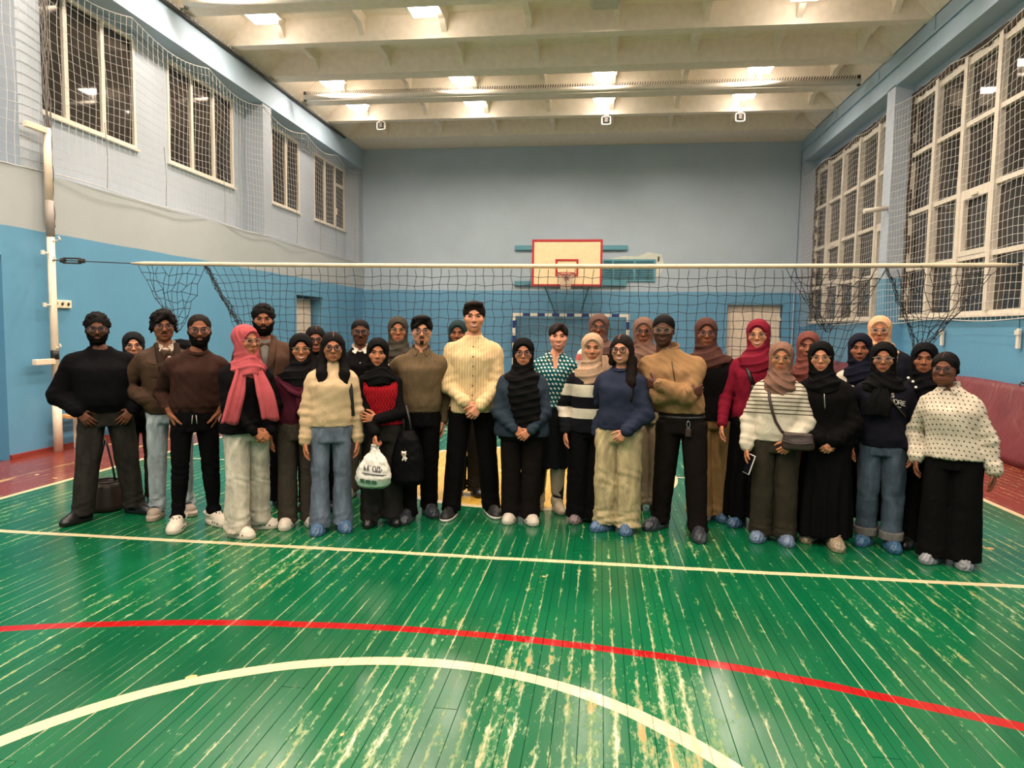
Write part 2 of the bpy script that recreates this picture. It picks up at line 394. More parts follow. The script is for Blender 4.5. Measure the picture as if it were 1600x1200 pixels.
# --- ceiling
CEI=plain('ceiling_cream',(250,238,222),.75,var=.05)
o=MB().box((-7.5,YF-.3,ZS),(5.9,YB+.3,ZS+.15)).build('ceiling',CEI); tag(o,kind='structure'); ceil=o
RY=[(18.15,YB)]+[(12.13+1.5*k,.22 if k%2==0 else .36) for k in range(3,-11,-1)]
def rib(y,wd,name):
    t=.07
    MB().prism([(y,ZT),(y+wd,ZT),(y+wd+t,ZS),(y-t,ZS)],0,XL,XR).build(name,CEI,ceil)
MB().prism([(18.15,ZT),(YB,ZT),(YB,ZS),(18.08,ZS)],0,XL,XR).build('rib',CEI,ceil)
ribs=[(12.13+1.5*k,.20 if k in(0,3) else .34) for k in range(3,-11,-1)]
for y,wd in ribs: rib(y,wd,'rib')
# shallow cross ribs with haunches between the main ribs
cm=None
XC=[-7.15+1.46*k for k in range(0,9)]
rr=sorted(ribs)+[(18.15,1)]
for i in range(len(rr)-1):
    y0=rr[i][0]+rr[i][1]; y1=rr[i+1][0]
    for xc in XC:
        if not XL+.3<xc<XR-.3: continue
        hw=.05
        b=MB()
        P=[(y0-.02,ZT+.06),(y0+.22,ZS-.15),(y1-.22,ZS-.15),(y1+.02,ZT+.06),(y1+.05,ZS),(y0-.05,ZS)]
        V=[(xc-hw*(1 if z<ZS-.01 else 1.8),y,z) for y,z in P]+[(xc+hw*(1 if z<ZS-.01 else 1.8),y,z) for y,z in P]
        n=6; b.add(V,[list(range(n))[::-1],[n+k for k in range(n)]]+[(k,(k+1)%n,n+(k+1)%n,n+k) for k in range(n)])
        b.build('cross_rib',CEI,ceil)
    # end slopes of the coffer at both walls
    for s_,xw in ((1,XL),(-1,XR)):
        MB().prism([(xw,ZT+.02),(xw+s_*.42,ZS),(xw,ZS)],1,y0-.02,y1+.02).build('coffer_end',CEI,ceil)
# --- lamps
LHM=plain('lamp_housing_cream',(226,220,206),.5); LEM=emis('lamp_glow',(1.0,.86,.72),24.0); LOFF=plain('lamp_diffuser_off',(200,196,180),.4)
def make_lamp():
    r=empty('ceiling_lamp')
    b=MB(); 
    for k,(h,z0,z1) in enumerate(((.17,0,-.07),(.20,-.05,-.10),(.235,-.09,-.13))):
        b.box((-h,-h,z0),(h,h,z1))
    b.build('housing',LHM,r)
    fr=MB(); h=.25
    for A,B in (((-h,-h,-.15),(h,-h+.05,-.12)),((-h,h-.05,-.15),(h,h,-.12)),((-h,-h+.05,-.15),(-h+.05,h-.05,-.12)),((h-.05,-h+.05,-.15),(h,h-.05,-.12))): fr.box(A,B)
    fr.build('frame',LHM,r)
    MB().box((-.2,-.2,-.23),(.2,.2,-.13)).build('diffuser',LEM,r)
    return r
def dup(root,loc,rz=0):
    r=root.copy(); COL.objects.link(r); r.location=loc; r.rotation_euler=(0,0,rz)
    for ch in list(root.children):
        c=ch.copy(); COL.objects.link(c); c.parent=r
        for g in ch.children:
            d=g.copy(); COL.objects.link(d); d.parent=c
    return r
lamp0=make_lamp(); LX=[-5.76,-2.99,-.03,3.02]; first=True
al=bpy.data.lights.new('lamp_light','AREA'); al.shape='SQUARE'; al.size=.36; al.energy=LAMP_W; al.color=LAMP_COL; al.spread=math.radians(158)
ROWN={16.1:'third lit row from the back, under the last bright coffer',14.55:'row just in front of the ceiling pipe',11.47:'row nearest the camera in view'}
PLN=['leftmost','second from the left','third from the left','rightmost']
off=lamp0.copy(); 
for ry in (16.1,14.55,11.47,10.0,7.05,5.55,2.6,1.1,-1.85,-3.4):
    for k,lx in enumerate(LX):
        if first: r=lamp0; r.location=(lx,ry,ZS); first=False
        else: r=dup(lamp0,(lx,ry,ZS))
        dead=(ry==11.47 and k==2)
        place={16.1:'in the coffer farthest back',14.55:'above the farther pipe',11.47:'at the top of the picture'}.get(ry)
        if place: tag(r,'square ceiling lamp %s, %s%s'%(place,PLN[k],', not lit' if dead else ''),'ceiling lamp','square ceiling lamps')
        else: tag(r,'square cream ceiling lamp lit in the hall above and behind the viewer','ceiling lamp','square ceiling lamps')
        if dead:
            for ch in r.children:
                if ch.name.startswith('diffuser'): ch.data=ch.data.copy(); ch.data.materials[0]=LOFF
            continue
        lo=bpy.data.objects.new('lamp_light',al); COL.objects.link(lo); lo.parent=r; lo.location=(0,0,-.24)
# --- things on walls and ceiling
WHM=plain('white_metal',(226,220,206),.4); DKM=plain('dark_metal',(58,54,50),.5,.3); TEAL=plain('teal_paint',(88,150,166),.5)
def pipe(y,z,label,skirt):
    r=empty('ceiling_pipe',(XL,y,z)); L=XR-XL
    MB().tube([(.33,0,0),(L-.20,0,0)],.06,10).build('tube',WHM,r,smooth=True)
    pts=[]; N=int(L/.05)
    if skirt:
        pl=[np.array([[L*k/N+.012*math.sin(a),.045*math.cos(a),.085+.035*math.sin(a)] for a in np.linspace(0,2*math.pi,7)]) for k in range(8,N-5)]
        V,F=cords(pl,.006); link('wire_coil',mk_mesh('wire_coil',V,F),DKM,r)
    for lx in LX: MB().tube([(lx-XL,.0,.05),(lx-XL+.02,.0,ZS-z-.24)],.014,6).build('hanger',WHM,r)
    for s_ in (.36,L-.23): MB().tube([(s_,0,-.08),(s_,0,.12)],.035,6).build('end_clamp',DKM,r)
    tag(r,label,'pipe')
pipe(14.62,6.47,'long white ceiling pipe with a wire coil laid along its top, farther one',True)
pipe(10.30,6.47,'long white ceiling pipe crossing the top edge of the picture',True)
for k,(sx,lb) in enumerate(((-5.36,'left'),(.03,'middle'),(3.04,'right'))):
    r=empty('sensor_box',(sx,16.70,ZT))
    MB().box((-.05,-.05,-.02),(.05,.05,0)).build('bracket',WHM,r); MB().ring((0,-.02,-.12),(1,0,0),(0,0,1),.1,.09,.014,16,5,pw=6).build('frame',WHM,r)
    MB().box((-.035,-.05,-.16),(.035,.02,-.02)).build('body',DKM,r)
    tag(r,'small white framed box under the farthest bright ceiling rib, the %s one of three'%lb,'sensor','small boxes under the ceiling rib')
# pipe along right beam + cable tray on left beam
r=empty('beam_conduit',(XR,YF,6.30)); MB().tube([(-.03,6,0),(-.03,YB-YF-.03,0),],.018,6).build('tube',BEAM,r)
for y in (10.3,12.0,14.2,16.6): MB().tube([(-.02,y-YF,0),(-.02,y-YF,.26)],.012,5).build('hanger',BEAM,r)
MB().tube([(-.03,YB-YF-.05,0),(-.05,YB-YF-.05,-6.25)],.02,6).build('drop_pipe',WLU,r)
tag(r,'thin pale blue conduit along the right roof beam, dropping down the far corner','conduit')
r=empty('cable_run',(XL+.01,YF,ZT-.10)); b=MB(); b.box((.02,10,.0),(.07,YB-YF-1.5,.035)); b.build('tray',DKM,r)
pl=[np.array([[.05,10+k*.11,.03],[.06,10+k*.11+.03,.085],[.05,10+k*.11+.06,.03]]) for k in range(0,110)]
V,F=cords(pl,.008); tag(link('cable_loops',mk_mesh('cable_loops',V,F),LHM,r),kind='stuff'); tag(r,'dusty cable run lying along the top of the left roof beam','cable')
# basketball backboard
r=empty('basketball_backboard',(-.885,18.1,0)); BBM=plain('board_cream',(238,212,168),.5); RDM=plain('board_red',(176,34,38),.45); BX=.905; z0,z1=2.715,3.91
MB().box((-BX,0,z0),(BX,.04,z1)).build('board',BBM,r)
def sqring(b,x0,x1,za,zb,t,y): 
    for A,B in (((x0,y-.012,za),(x1,y,za+t)),((x0,y-.012,zb-t),(x1,y,zb)),((x0,y-.012,za+t),(x0+t,y,zb-t)),((x1-t,y-.012,za+t),(x1,y,zb-t))): b.box(A,B)
b=MB(); sqring(b,-BX,BX,z0,z1,.055,0); b.build('board_border',RDM,r)
b=MB(); sqring(b,-.295,.295,2.975,3.41,.05,0); b.build('target_square',RDM,r)
rim=MB().ring((0,-.38,3.02),(1,0,0),(0,1,0),.228,.228,.012,24,6).box((-.09,-.16,2.99),(.09,-.0,3.03)).box((-.06,-.02,2.86),(.06,0,3.0)).build('rim',RDM,r,smooth=False)
pl=[]
for k in range(12):
    for sgn in (1,-1):
        P=[]
        for j in range(7):
            a=2*math.pi*(k+sgn*j*.5)/12; rd=.225-.10*min(1,j/4); P.append((rd*math.cos(a),-.38+rd*math.sin(a),3.01-.065*j))
        pl.append(P)
V,F=cords(pl,.006); link('hoop_net',mk_mesh('hoop_net',V,F),plain('net_white',(226,214,196),.8),rim)
for sx in (-.6,.6):
    for zz in (2.86,3.78): MB().box((sx-.03,.04,zz-.03),(sx+.03,1.10,zz+.03)).build('strut',TEAL,r)
    MB().tube([(sx,.06,2.8),(sx*.55,1.12,2.0)],.022,6).build('brace',TEAL,r)
for zz in (2.86,3.83):
    MB().box((-1.49,1.10,zz-.065),(1.57,1.172,zz+.065)).build('wall_beam',TEAL,r,bevel=.008)
tag(r,'cream basketball backboard with red border and hoop on the far wall','backboard')
# ventilation grille
r=empty('vent_grille',(.02,YB,2.93)); b=MB(); W=1.42;H=.59
sqr=[((0,-.04,0),(W,0,.05)),((0,-.04,H-.05),(W,0,H)),((0,-.04,.05),(.05,0,H-.05)),((W-.05,-.04,.05),(W,0,H-.05)),((.26,-.04,.05),(.32,0,H-.05)),((.84,-.04,.05),(.90,0,H-.05))]
for A,B in sqr: b.box(A,B)
b.build('frame',TEAL,r)
TD=plain('teal_dark',(70,128,146),.5)
for xa,xb in ((.05,.26),(.32,.84),(.90,W-.05)):
    for k in range(8): MB().prism([(-.03,.065+k*.06),(-.005,.065+k*.06),(-.005,.105+k*.06),(-.03,.085+k*.06)],0,xa,xb).build('slat',TD,r)
tag(r,'teal louvred ventilation grille on the far wall right of the backboard','grille')
o=MB().box((-.02,-.02,0),(.02,0,.12)).build('wall_stub',DKM,None,loc=(1.52,YB,3.48)); tag(o,'tiny dark bracket sticking out beside the ventilation grille','bracket')
# handball goal
r=empty('handball_goal',(-.80,19.0,0)); GW=plain('goal_white',(232,226,210),.45); GB=plain('goal_blue',(24,44,112),.45)
def gbar(p0,p1,n,ax):
    for k in range(n):
        A=[p0[i]+(p1[i]-p0[i])*k/n for i in range(3)];B=[p0[i]+(p1[i]-p0[i])*(k+1)/n for i in range(3)]
        A2=[A[i]-(.04 if i!=ax else 0) for i in range(3)];B2=[B[i]+(.04 if i!=ax else 0) for i in range(3)]
        MB().box(A2,B2).build('post_band' if ax==2 else 'crossbar_band',GB if k%2 else GW,r)
gbar((-1.5,0,2.0),(1.5,0,2.0),15,0); gbar((-1.54,0,2.04),(-1.54,0,0),10,2); gbar((1.54,0,2.04),(1.54,0,0),10,2)
NG=plain('goal_net_grey',(120,140,136),.9)
pl=[]
for k in range(31):
    x_=-1.5+3.0*k/30; pl.append([(x_,.02,1.98),(x_,.14,1.2),(x_,.2,.05)])
for j in range(20):
    zz=1.98-.1*j; pl.append([(x_,.02+.18*(1.98-zz)/1.93,zz) for x_ in np.linspace(-1.5,1.5,13)])
V,F=cords(pl,.004); link('goal_net',mk_mesh('goal_net',V,F),NG,r)
for sx in (-1.54,1.54): MB().tube([(sx,.04,2.0),(sx,.24,2.0),(sx,.24,.02)],.018,6).build('back_stay',GW,r)
tag(r,'handball goal with blue and white banded frame against the far wall','goal')
# volleyball posts
PST=plain('post_cream',(230,214,190),.4); BLK=plain('black_tape',(20,20,22),.5); GRP=plain('post_grey',(150,142,134),.5)
def vpost(x,y,sd,label):
    r=empty('volleyball_post',(x,y,0))
    MB().tube([(0,0,0),(0,0,.66)],.052,12).build('lower_sleeve',PST,r,smooth=True)
    MB().tube([(0,0,.66),(0,0,2.62)],.043,12).build('pole',PST,r,smooth=True)
    MB().tube([(0,0,2.62),(0,0,3.05)],.046,12).build('grey_sleeve',GRP,r,smooth=True)
    MB().tube([(0,0,3.05),(0,0,3.9)],.043,12).build('upper_pole',PST,r,smooth=True)
    MB().tube([(0,0,1.14),(0,0,1.25)],.047,12).build('black_band',BLK,r,smooth=True)
    for zz in (3.83,1.08):
        MB().box((-.03,-.32,zz),(.03,.0,zz+.07)).build('wall_bracket',PST,r,bevel=.006)
    for zz,dx in ((2.57,.14),(2.33,.07),(1.28,.1),(.97,.07)):
        MB().tube([(0,0,zz),(sd*dx*.7,-.02,zz),(sd*dx,-.02,zz+.02),(sd*dx*.9,-.03,zz+.05)],.012,6).build('hook',WHM,r)
    for zz in (2.42,1.80):
        MB().tube([(0,0,zz),(0,-.13,zz)],.012,6).tube([(0,-.13,zz-.025),(0,-.13,zz+.025)],.022,8).build('knob',WHM,r)
    tag(r,label,'post')
vpost(-6.61,7.74,1,'cream volleyball post with hooks fixed to the left wall')
vpost(5.0,7.65,-1,'cream volleyball post fixed to the right wall outside the picture')
# gathered net hanging beside left post
pl=[]
for k in range(9):
    zz=np.linspace(2.75,6.1,60); a=k*.7
    pl.append(np.stack([XL+.045+.028*np.cos(a+zz*7),7.86+.03*np.sin(a+zz*5+k),zz],-1))
V,F=cords(pl,.007); o=link('gathered_net',mk_mesh('gathered_net',V,F),plain('net_grey',(126,122,116),.9)); tag(o,'bundle of gathered grey netting hanging on the column above the left post','net')
# the volleyball net
VN=empty('volleyball_net',(0,7.65,0)); NB=plain('net_black',(26,28,32),.8); TAPE=plain('net_tape',(206,192,164),.6)
def tz(x): return 2.295-.022*math.sin(math.pi*(x+5.5)/9.66)
xs=np.linspace(-5.5,4.16,60)
MB().tube([(x_,0,tz(x_)) for x_ in xs],[.012]+[.024]*58+[.012],8,flat=1.0).build('top_tape',TAPE,VN,smooth=True)
def jit(a=.012): return RNG.uniform(-a,a)
NXN=76; NZN=12; gx=np.linspace(-4.56,2.90,NXN)
nodes=np.zeros((NXN,NZN,3))
for i,x_ in enumerate(gx):
    for j in range(NZN):
        t_=j/(NZN-1); zz=tz(x_)-.03-1.0*t_
        # both ends sag in from the gathering points
        e=max(0,1-(x_+4.56)/1.1); e2=max(0,1-(2.90-x_)/1.1)
        nodes[i,j]=(x_+e*e*.42*t_**.8-e2*e2*.42*t_**.8+jit(.013)+.012*math.sin(i*.35+j*.2),.02*math.sin(i*.3+j*.15)+jit(.008),zz+jit(.012)+.02*math.sin(i*.21)*t_)
pl=[nodes[i] for i in range(NXN)]+[nodes[:,j] for j in range(1,NZN)]
V,F=cords(pl,.0036); link('net_mesh',mk_mesh('net_mesh',V,F),NB,VN)
def swag(x0,x1,tipx,tipz,n=11,m=9):
    """loose end of the net: hangs from the tape between x0 (gather) and x1 (end), bunched towards a low tip"""
    P=np.zeros((n,m,3))
    for i in range(n):
        s=i/(n-1)
        top=np.array([x0+(x1-x0)*s,0,tz(x0+(x1-x0)*s)-.02])
        for j in range(m):
            t_=j/(m-1)
            low=np.array([tipx+(x1-x0)*.10*(s-.5),-.02,tipz+.05*abs(s-.5)])
            mid=(top+low)/2
            q=top*(1-t_)+low*t_; q[2]-=.10*math.sin(math.pi*t_)*(1-s)*.5; q[0]+= (x1-x0)*.08*math.sin(math.pi*t_)*math.sin(math.pi*s)
            P[i,j]=q+np.array([jit(.022),jit(.03),jit(.022)])
    return [P[i] for i in range(n)]+[P[:,j] for j in range(1,m)]
pl=swag(-4.58,-5.42,-4.92,1.50)
def bunch(x0,x1,z1,k=10):
    out=[]
    for q in range(k):
        tt=np.linspace(0,1,14); x_=x0+(x1-x0)*tt+RNG.uniform(-.03,.03,14)*(tt>0); z_=tz(x0)-.02+(z1-tz(x0))*tt+RNG.uniform(-.04,.04,14)*(tt>0); y_=RNG.uniform(-.04,.04,14)
        out.append(np.stack([x_,y_,z_],-1))
    return out
pl+=bunch(-4.57,-4.10,1.50)
V,F=cords(pl,.004); link('slack_end',mk_mesh('slack_end',V,F),NB,VN)
pl=swag(2.92,4.0,3.30,1.45,14,11)+swag(2.92,1.9,2.35,1.6,10,9)+bunch(2.92,3.25,1.42,4)
V,F=cords(pl,.004); link('slack_end',mk_mesh('slack_end',V,F),NB,VN)
MB().tube([(-6.57,.06,2.34),(-5.5,0,tz(-5.5))],.006,5).tube([(4.16,0,tz(4.16)),(4.96,0,2.34)],.006,5).build('cable',DKM,VN)
tb=MB(); 
for zz in (-.028,.028): tb.tube([(-6.42,.05,2.332+zz),(-6.18,.04,2.326+zz)],.011,6)
tb.tube([(-6.45,.05,2.333),(-6.40,.05,2.332)],.03,6).tube([(-6.2,.04,2.327),(-6.14,.04,2.326)],.03,6); tb.build('turnbuckle',DKM,VN)
for xx in (-4.98,-4.72): MB().tube([(xx,-.02,1.62),(xx+.04,-.03,1.58)],.02,6).build('white_tie',TAPE,VN)
# white cord with wooden grips that keeps the net bottom at the right wall
tag(VN,'black volleyball net with a pale top tape stretched across the hall','net')
# protective nets on both sides
PN=plain('protective_net_cord',(206,206,202),.8)
def side_net(x,y0,y1,ztop,zbot,step,label,sag,inw):
    r=empty('protective_net',(x,0,0)); ny=int((y1-y0)/step); nz=int((ztop-zbot)/step)
    ys=np.linspace(y0,y1,ny+1); P=np.zeros((ny+1,nz+1,3))
    for i,y in enumerate(ys):
        ph=((y-1.7)%1.95)/1.95; sg=sag*math.sin(math.pi*ph)
        for j in range(nz+1):
            t_=j/nz; P[i,j]=(inw*(.05*math.sin(y*1.3+2*t_)+.04*math.sin(y*3.1)*t_),y+.02*math.sin(j*.5+y),ztop-sg*(1-t_)-(ztop-zbot)*t_+.02*math.sin(y*2.2+j)*t_)
    V,F=cords([P[i] for i in range(ny+1)]+[P[:,j] for j in range(1,nz)],.0027); m=link('net_mesh',mk_mesh('net_mesh',V,F),PN,r); 
    V,F=cords([P[:,0]],.006,4); link('top_rope',mk_mesh('top_rope',V,F),PN,r)
    V,F=cords([P[:,nz]],.006,4); link('bottom_rope',mk_mesh('bottom_rope',V,F),PN,r)
    tag(r,label,'net','protective side nets'); return r
LNET=side_net(XL+.03,5.0,YB-.1,5.93,3.40,.115,'pale protective net hanging before the small left windows',.16,.35)
side_net(XR-.02,7.9,YB-.1,5.62,1.80,.115,'pale protective net hanging before the tall right windows',.10,.5)
# hook cords of left net on the ledge
pl=[]
for k,y in enumerate((8.9,10.2,11.9,12.9,14.9,16.2,17.2,18.6)):
    pl.append([(0,y,3.42),(.01,y+.01,3.85),(0,y-.02,4.3)])
for q_ in pl:
    V,F=cords([q_],.006); link('tie_cord',mk_mesh('tie_cord',V,F),plain('cord_grey',(150,150,146),.9),LNET,(-.01,0,0))
# white weights hanging on the right wall under the net
for k,(y,lb) in enumerate(((11.8,'left'),(9.77,'right'))):
    r=empty('net_weight',(XRW-.04,y,1.42)); MB().box((-.02,-.03,0),(.02,.03,.26)).build('bar',WHM,r,bevel=.006); MB().tube([(0,0,.26),(0,0,.42)],.005,5).build('cord',DKM,r)
    MB().box((-.03,-.05,.18),(.0,.05,.24)).build('clip',WHM,r)
    tag(r,'small white bar hanging on the blue right wall, the %s of two'%lb,'bar','white bars on the right wall')
# rolled white post pad on right column
o=MB().tube([(0,0,0),(-.42,-.05,-.06)],.045,10).build('padded_bar',LHM,None,(XR,13.5,3.86),smooth=True); tag(o,'short cream padded bar sticking out of the right column','bar')
# wall mat
def mat_long():
    t=NT('mat_vinyl'); p=t.pos(True); n=t.noise(t.scale(p,(1,1.2,.5)),3.2,4,.6,1.5)
    t.bump(n,.45,.05); return t.out(t.mix(t.ramp(t.noise(p,1.3,3),.3,.7),lin((98,40,46)),lin((118,54,58))),.42)
MATM=mat_long()
b=MB(); ny=60; nz=10; y0,y1=6.6,17.6
V=[];F=[]
for i in range(ny+1):
    y=y0+(y1-y0)*i/ny
    for j in range(nz+1):
        t_=j/nz; wr=.018*math.sin(y*9+3*t_)*math.sin(math.pi*t_)+.012*math.sin(y*23+t_*9)
        V.append((5.04+.30*t_**1.1-.03*math.sin(math.pi*t_)+wr,y,.005+.965*t_+.018*math.sin(y*1.9)*t_))
    for j in range(nz+1):
        t_=1-j/nz; V.append((5.04+.30*t_**1.1+.06,y,.005+.955*t_))
m_=2*(nz+1)
for i in range(ny):
    for j in range(m_): F.append((i*m_+j,i*m_+(j+1)%m_,(i+1)*m_+(j+1)%m_,(i+1)*m_+j))
F+=[list(range(m_))[::-1],[ny*m_+k for k in range(m_)]]
r=empty('gym_mat',(0,0,0)); MB().add(V,F).build('mat_cover',MATM,r,smooth=True)
for y in (7.5,9.6,11.7,13.8,15.9): MB().tube([(5.33,y,.96),(5.36,y,1.0),(5.385,y,.98)],.012,5).build('eyelet_strap',DKM,r)
tag(r,'long maroon vinyl gym mat leaning along the right wall','mat')
# bench, sockets
WOOD=plain('bench_wood',(196,150,92),.5,var=.15)
r=empty('bench',(-6.50,8.0,0))
for k in (-1,0,1): MB().box((-.17 +.12*(k+1)-.06+.05,-.2,.40),(-.17+.12*(k+1)+.05,2.2,.44)).build('seat_slat',WOOD,r,bevel=.004)
for y in (.05,1.95):
    MB().box((-.13,y-.03,0),(-.07,y+.03,.40)).build('leg',PST,r); MB().box((.08,y-.03,0),(.14,y+.03,.40)).build('leg',PST,r); MB().box((-.07,y-.02,.12),(.08,y+.02,.17)).build('stretcher',PST,r)
tag(r,'low wooden bench with cream legs standing along the left wall','bench')
r=empty('wall_socket',(XL,8.0,1.82)); SW=plain('socket_ivory',(232,222,196),.4)
MB().box((0,-.16,-.05),(.035,.16,.05)).build('plate',SW,r,bevel=.006)
for k in (-1,0,1):
    MB().ring((.036,k*.1,0),(0,1,0),(0,0,1),.034,.034,.004,14,4).build('outlet_ring',SW,r); MB().tube([(.02,k*.1,0),(.037,k*.1,0)],.022,10).build('outlet',DKM,r)
tag(r,'ivory triple power socket on the blue left wall','socket')
# patched plaster by the grille
PATCH=plain('patch_filler',(206,212,200),.8)
pp=[(.2,3.53),(.6,3.62),(.95,3.60),(1.25,3.72),(1.6,3.66),(1.66,3.42),(1.58,3.12),(1.46,3.0),(1.46,3.53)]
o=MB().prism(pp,1,YB-.003,YB+.01).build('trim_patch',PATCH); tag(o,kind='structure')
# ------------------------------------------------------------------ distance-field modelling of bodies and clothes
class Field:
    def __init__(s,lo,hi,vox):
        s.lo=np.array(lo,np.float32); s.h=vox; s.n=np.maximum(4,np.ceil((np.array(hi)-s.lo)/vox).astype(int)+1)
        s.d=np.full(s.n,.5,np.float32)
        s.ax=[s.lo[i]+vox*np.arange(s.n[i],dtype=np.float32) for i in range(3)]
    def sl(s,lo,hi):
        a=np.clip(np.floor((np.array(lo)-s.lo)/s.h).astype(int),0,s.n); b=np.clip(np.ceil((np.array(hi)-s.lo)/s.h).astype(int)+1,0,s.n)
        if np.any(b-a<1): return None
        return tuple(slice(int(a[i]),int(b[i])) for i in range(3))
    def grid(s,sl): return [s.ax[0][sl[0]][:,None,None],s.ax[1][sl[1]][None,:,None],s.ax[2][sl[2]][None,None,:]]
    def comb(s,sl,d,k,sub):
        o=s.d[sl]
        if sub:
            d=-d
            if k>0:
                h=np.clip(.5+.5*(d-o)/k,0,1); o[...]=o*(1-h)+d*h+k*h*(1-h)
            else: np.maximum(o,d,out=o)
        elif k>0:
            h=np.clip(.5+.5*(o-d)/k,0,1); o[...]=o*(1-h)+d*h-k*h*(1-h)
        else: np.minimum(o,d,out=o)
    def cap(s,a,b,ra,rb=None,k=0,sub=False,fl=(1,1,1)):
        rb=ra if rb is None else rb; a=np.array(a,np.float32);b=np.array(b,np.float32); m=max(ra,rb)+k+2.5*s.h
        mm=m/np.minimum(1,np.array(fl))
        sl=s.sl(np.minimum(a,b)-mm,np.maximum(a,b)+mm)
        if sl is None: return s
        g=s.grid(sl); f=np.array(fl,np.float32); ba=(b-a)*f; L=float(ba@ba)+1e-9
        P=[(g[i]-a[i])*f[i] for i in range(3)]
        t=np.clip((P[0]*ba[0]+P[1]*ba[1]+P[2]*ba[2])/L,0,1)
        d=np.sqrt((P[0]-t*ba[0])**2+(P[1]-t*ba[1])**2+(P[2]-t*ba[2])**2)-(ra+(rb-ra)*t)
        s.comb(sl,d.astype(np.float32),k,sub); return s
    def ell(s,c,r,k=0,sub=False,R=None):
        c=np.array(c,np.float32); r=np.array(r,np.float32); m=(r if R is None else np.full(3,r.max()))+k+2.5*s.h
        sl=s.sl(c-m,c+m)
        if sl is None: return s
        g=s.grid(sl); P=[g[i]-c[i] for i in range(3)]
        if R is not None: P=[R[0][i]*P[0]+R[1][i]*P[1]+R[2][i]*P[2] for i in range(3)]
        k0=np.sqrt((P[0]/r[0])**2+(P[1]/r[1])**2+(P[2]/r[2])**2); k1=np.sqrt((P[0]/r[0]**2)**2+(P[1]/r[1]**2)**2+(P[2]/r[2]**2)**2)
        d=np.where(k1>1e-6,k0*(k0-1)/np.maximum(k1,1e-6),-r.min())
        s.comb(sl,d.astype(np.float32),k,sub); return s
    def loft(s,zs,cx,cy,a,b,k=0,pw=2.0,sub=False,capk=.0,angf=None):
        """stack of (super)ellipses along z; arrays given at zs"""
        zs=np.array(zs,float); o=np.argsort(zs); zs=zs[o]
        arr=[np.broadcast_to(np.array(q,float),zs.shape)[o] for q in (cx,cy,a,b)]
        m=k+2.5*s.h
        sl=s.sl((np.min(arr[0]-arr[2])-m,np.min(arr[1]-arr[3])-m,zs[0]-m),(np.max(arr[0]+arr[2])+m,np.max(arr[1]+arr[3])+m,zs[-1]+m))
        if sl is None: return s
        g=s.grid(sl); z=g[2]
        def sm(v):
            zz=z.ravel(); r=np.interp(zz,zs,v); 
            return r[None,None,:].astype(np.float32)
        CX,CY,A,B=[sm(v) for v in arr]
        X=(g[0]-CX)/A; Y=(g[1]-CY)/B
        if pw==2.0: q=np.sqrt(X*X+Y*Y)
        else: q=(np.abs(X)**pw+np.abs(Y)**pw)**(1/pw)
        if angf is not None: q=q/angf(np.arctan2(X,-Y),z)
        d=(q-1)*np.minimum(A,B)
        dz=np.maximum(zs[0]-z,z-zs[-1]); d=np.maximum(d,dz)
        s.comb(sl,d.astype(np.float32),k,sub); return s
    def cutz(s,zmin=None,zmax=None):
        z=s.ax[2][None,None,:]
        if zmin is not None: np.maximum(s.d,zmin-z,out=s.d)
        if zmax is not None: np.maximum(s.d,z-zmax,out=s.d)
        return s
    def mesh(s,holes=None):
        d=s.d; ins=d<0
        n=s.n; c=np.zeros(n-1,np.int8)
        for i in (0,1):
            for j in (0,1):
                for k in (0,1): c+=ins[i:n[0]-1+i,j:n[1]-1+j,k:n[2]-1+k]
        act=(c>0)&(c<8); idx=np.argwhere(act)
        if len(idx)==0: return np.zeros((0,3)),np.zeros((0,4),int)
        I,J,K=idx.T; cor=np.array([(i,j,k) for i in (0,1) for j in (0,1) for k in (0,1)])
        v=np.stack([d[I+a,J+b,K+e] for a,b,e in cor],1)
        acc=np.zeros((len(idx),3),np.float32); cnt=np.zeros(len(idx),np.float32)
        for p in range(8):
            for q in range(p+1,8):
                df=cor[q]-cor[p]
                if np.abs(df).sum()!=1: continue
                m=(v[:,p]<0)!=(v[:,q]<0)
                t=v[m,p]/(v[m,p]-v[m,q]); acc[m]+=cor[p]+t[:,None]*df; cnt[m]+=1
        V=(idx+acc/cnt[:,None])*s.h+s.lo
        vid=np.full(n-1,-1,np.int32); vid[I,J,K]=np.arange(len(idx))
        Q=[]
        for ax in range(3):
            u,w_=(ax+1)%3,(ax+2)%3
            a=[slice(1,-1)]*3; a[ax]=slice(0,-1); b=[slice(1,-1)]*3; b[ax]=slice(1,None)
            A=ins[tuple(a)];B=ins[tuple(b)]; ch=np.argwhere(A!=B)
            if len(ch)==0: continue
            base=ch.copy(); base[:,u]+=1; base[:,w_]+=1
            def at(du,dw):
                e=base.copy(); e[:,u]-=du; e[:,w_]-=dw; return vid[e[:,0],e[:,1],e[:,2]]
            f=np.stack([at(0,0),at(1,0),at(1,1),at(0,1)],1); flip=~A[ch[:,0],ch[:,1],ch[:,2]]
            f[flip]=f[flip][:,::-1]; f=f[(f>=0).all(1)]; Q.append(f)
        return V,np.concatenate(Q) if Q else np.zeros((0,4),int)
def vnormals(V,F):
    a=V[F[:,2]]-V[F[:,0]]; b=V[F[:,3]]-V[F[:,1]]; fn=np.cross(a,b); N=np.zeros_like(V)
    for i in range(4): np.add.at(N,F[:,i],fn)
    return N/(np.linalg.norm(N,axis=1,keepdims=True)+1e-12)
def smoothv(V,F,it=1,f=.5):
    for _ in range(it):
        S=np.zeros_like(V); C=np.zeros(len(V))
        for i in range(4):
            for j in ((i+1)%4,(i+3)%4):
                np.add.at(S,F[:,i],V[F[:,j]]); np.add.at(C,F[:,i],1)
        V=V*(1-f)+f*S/np.maximum(C,1)[:,None]
    return V
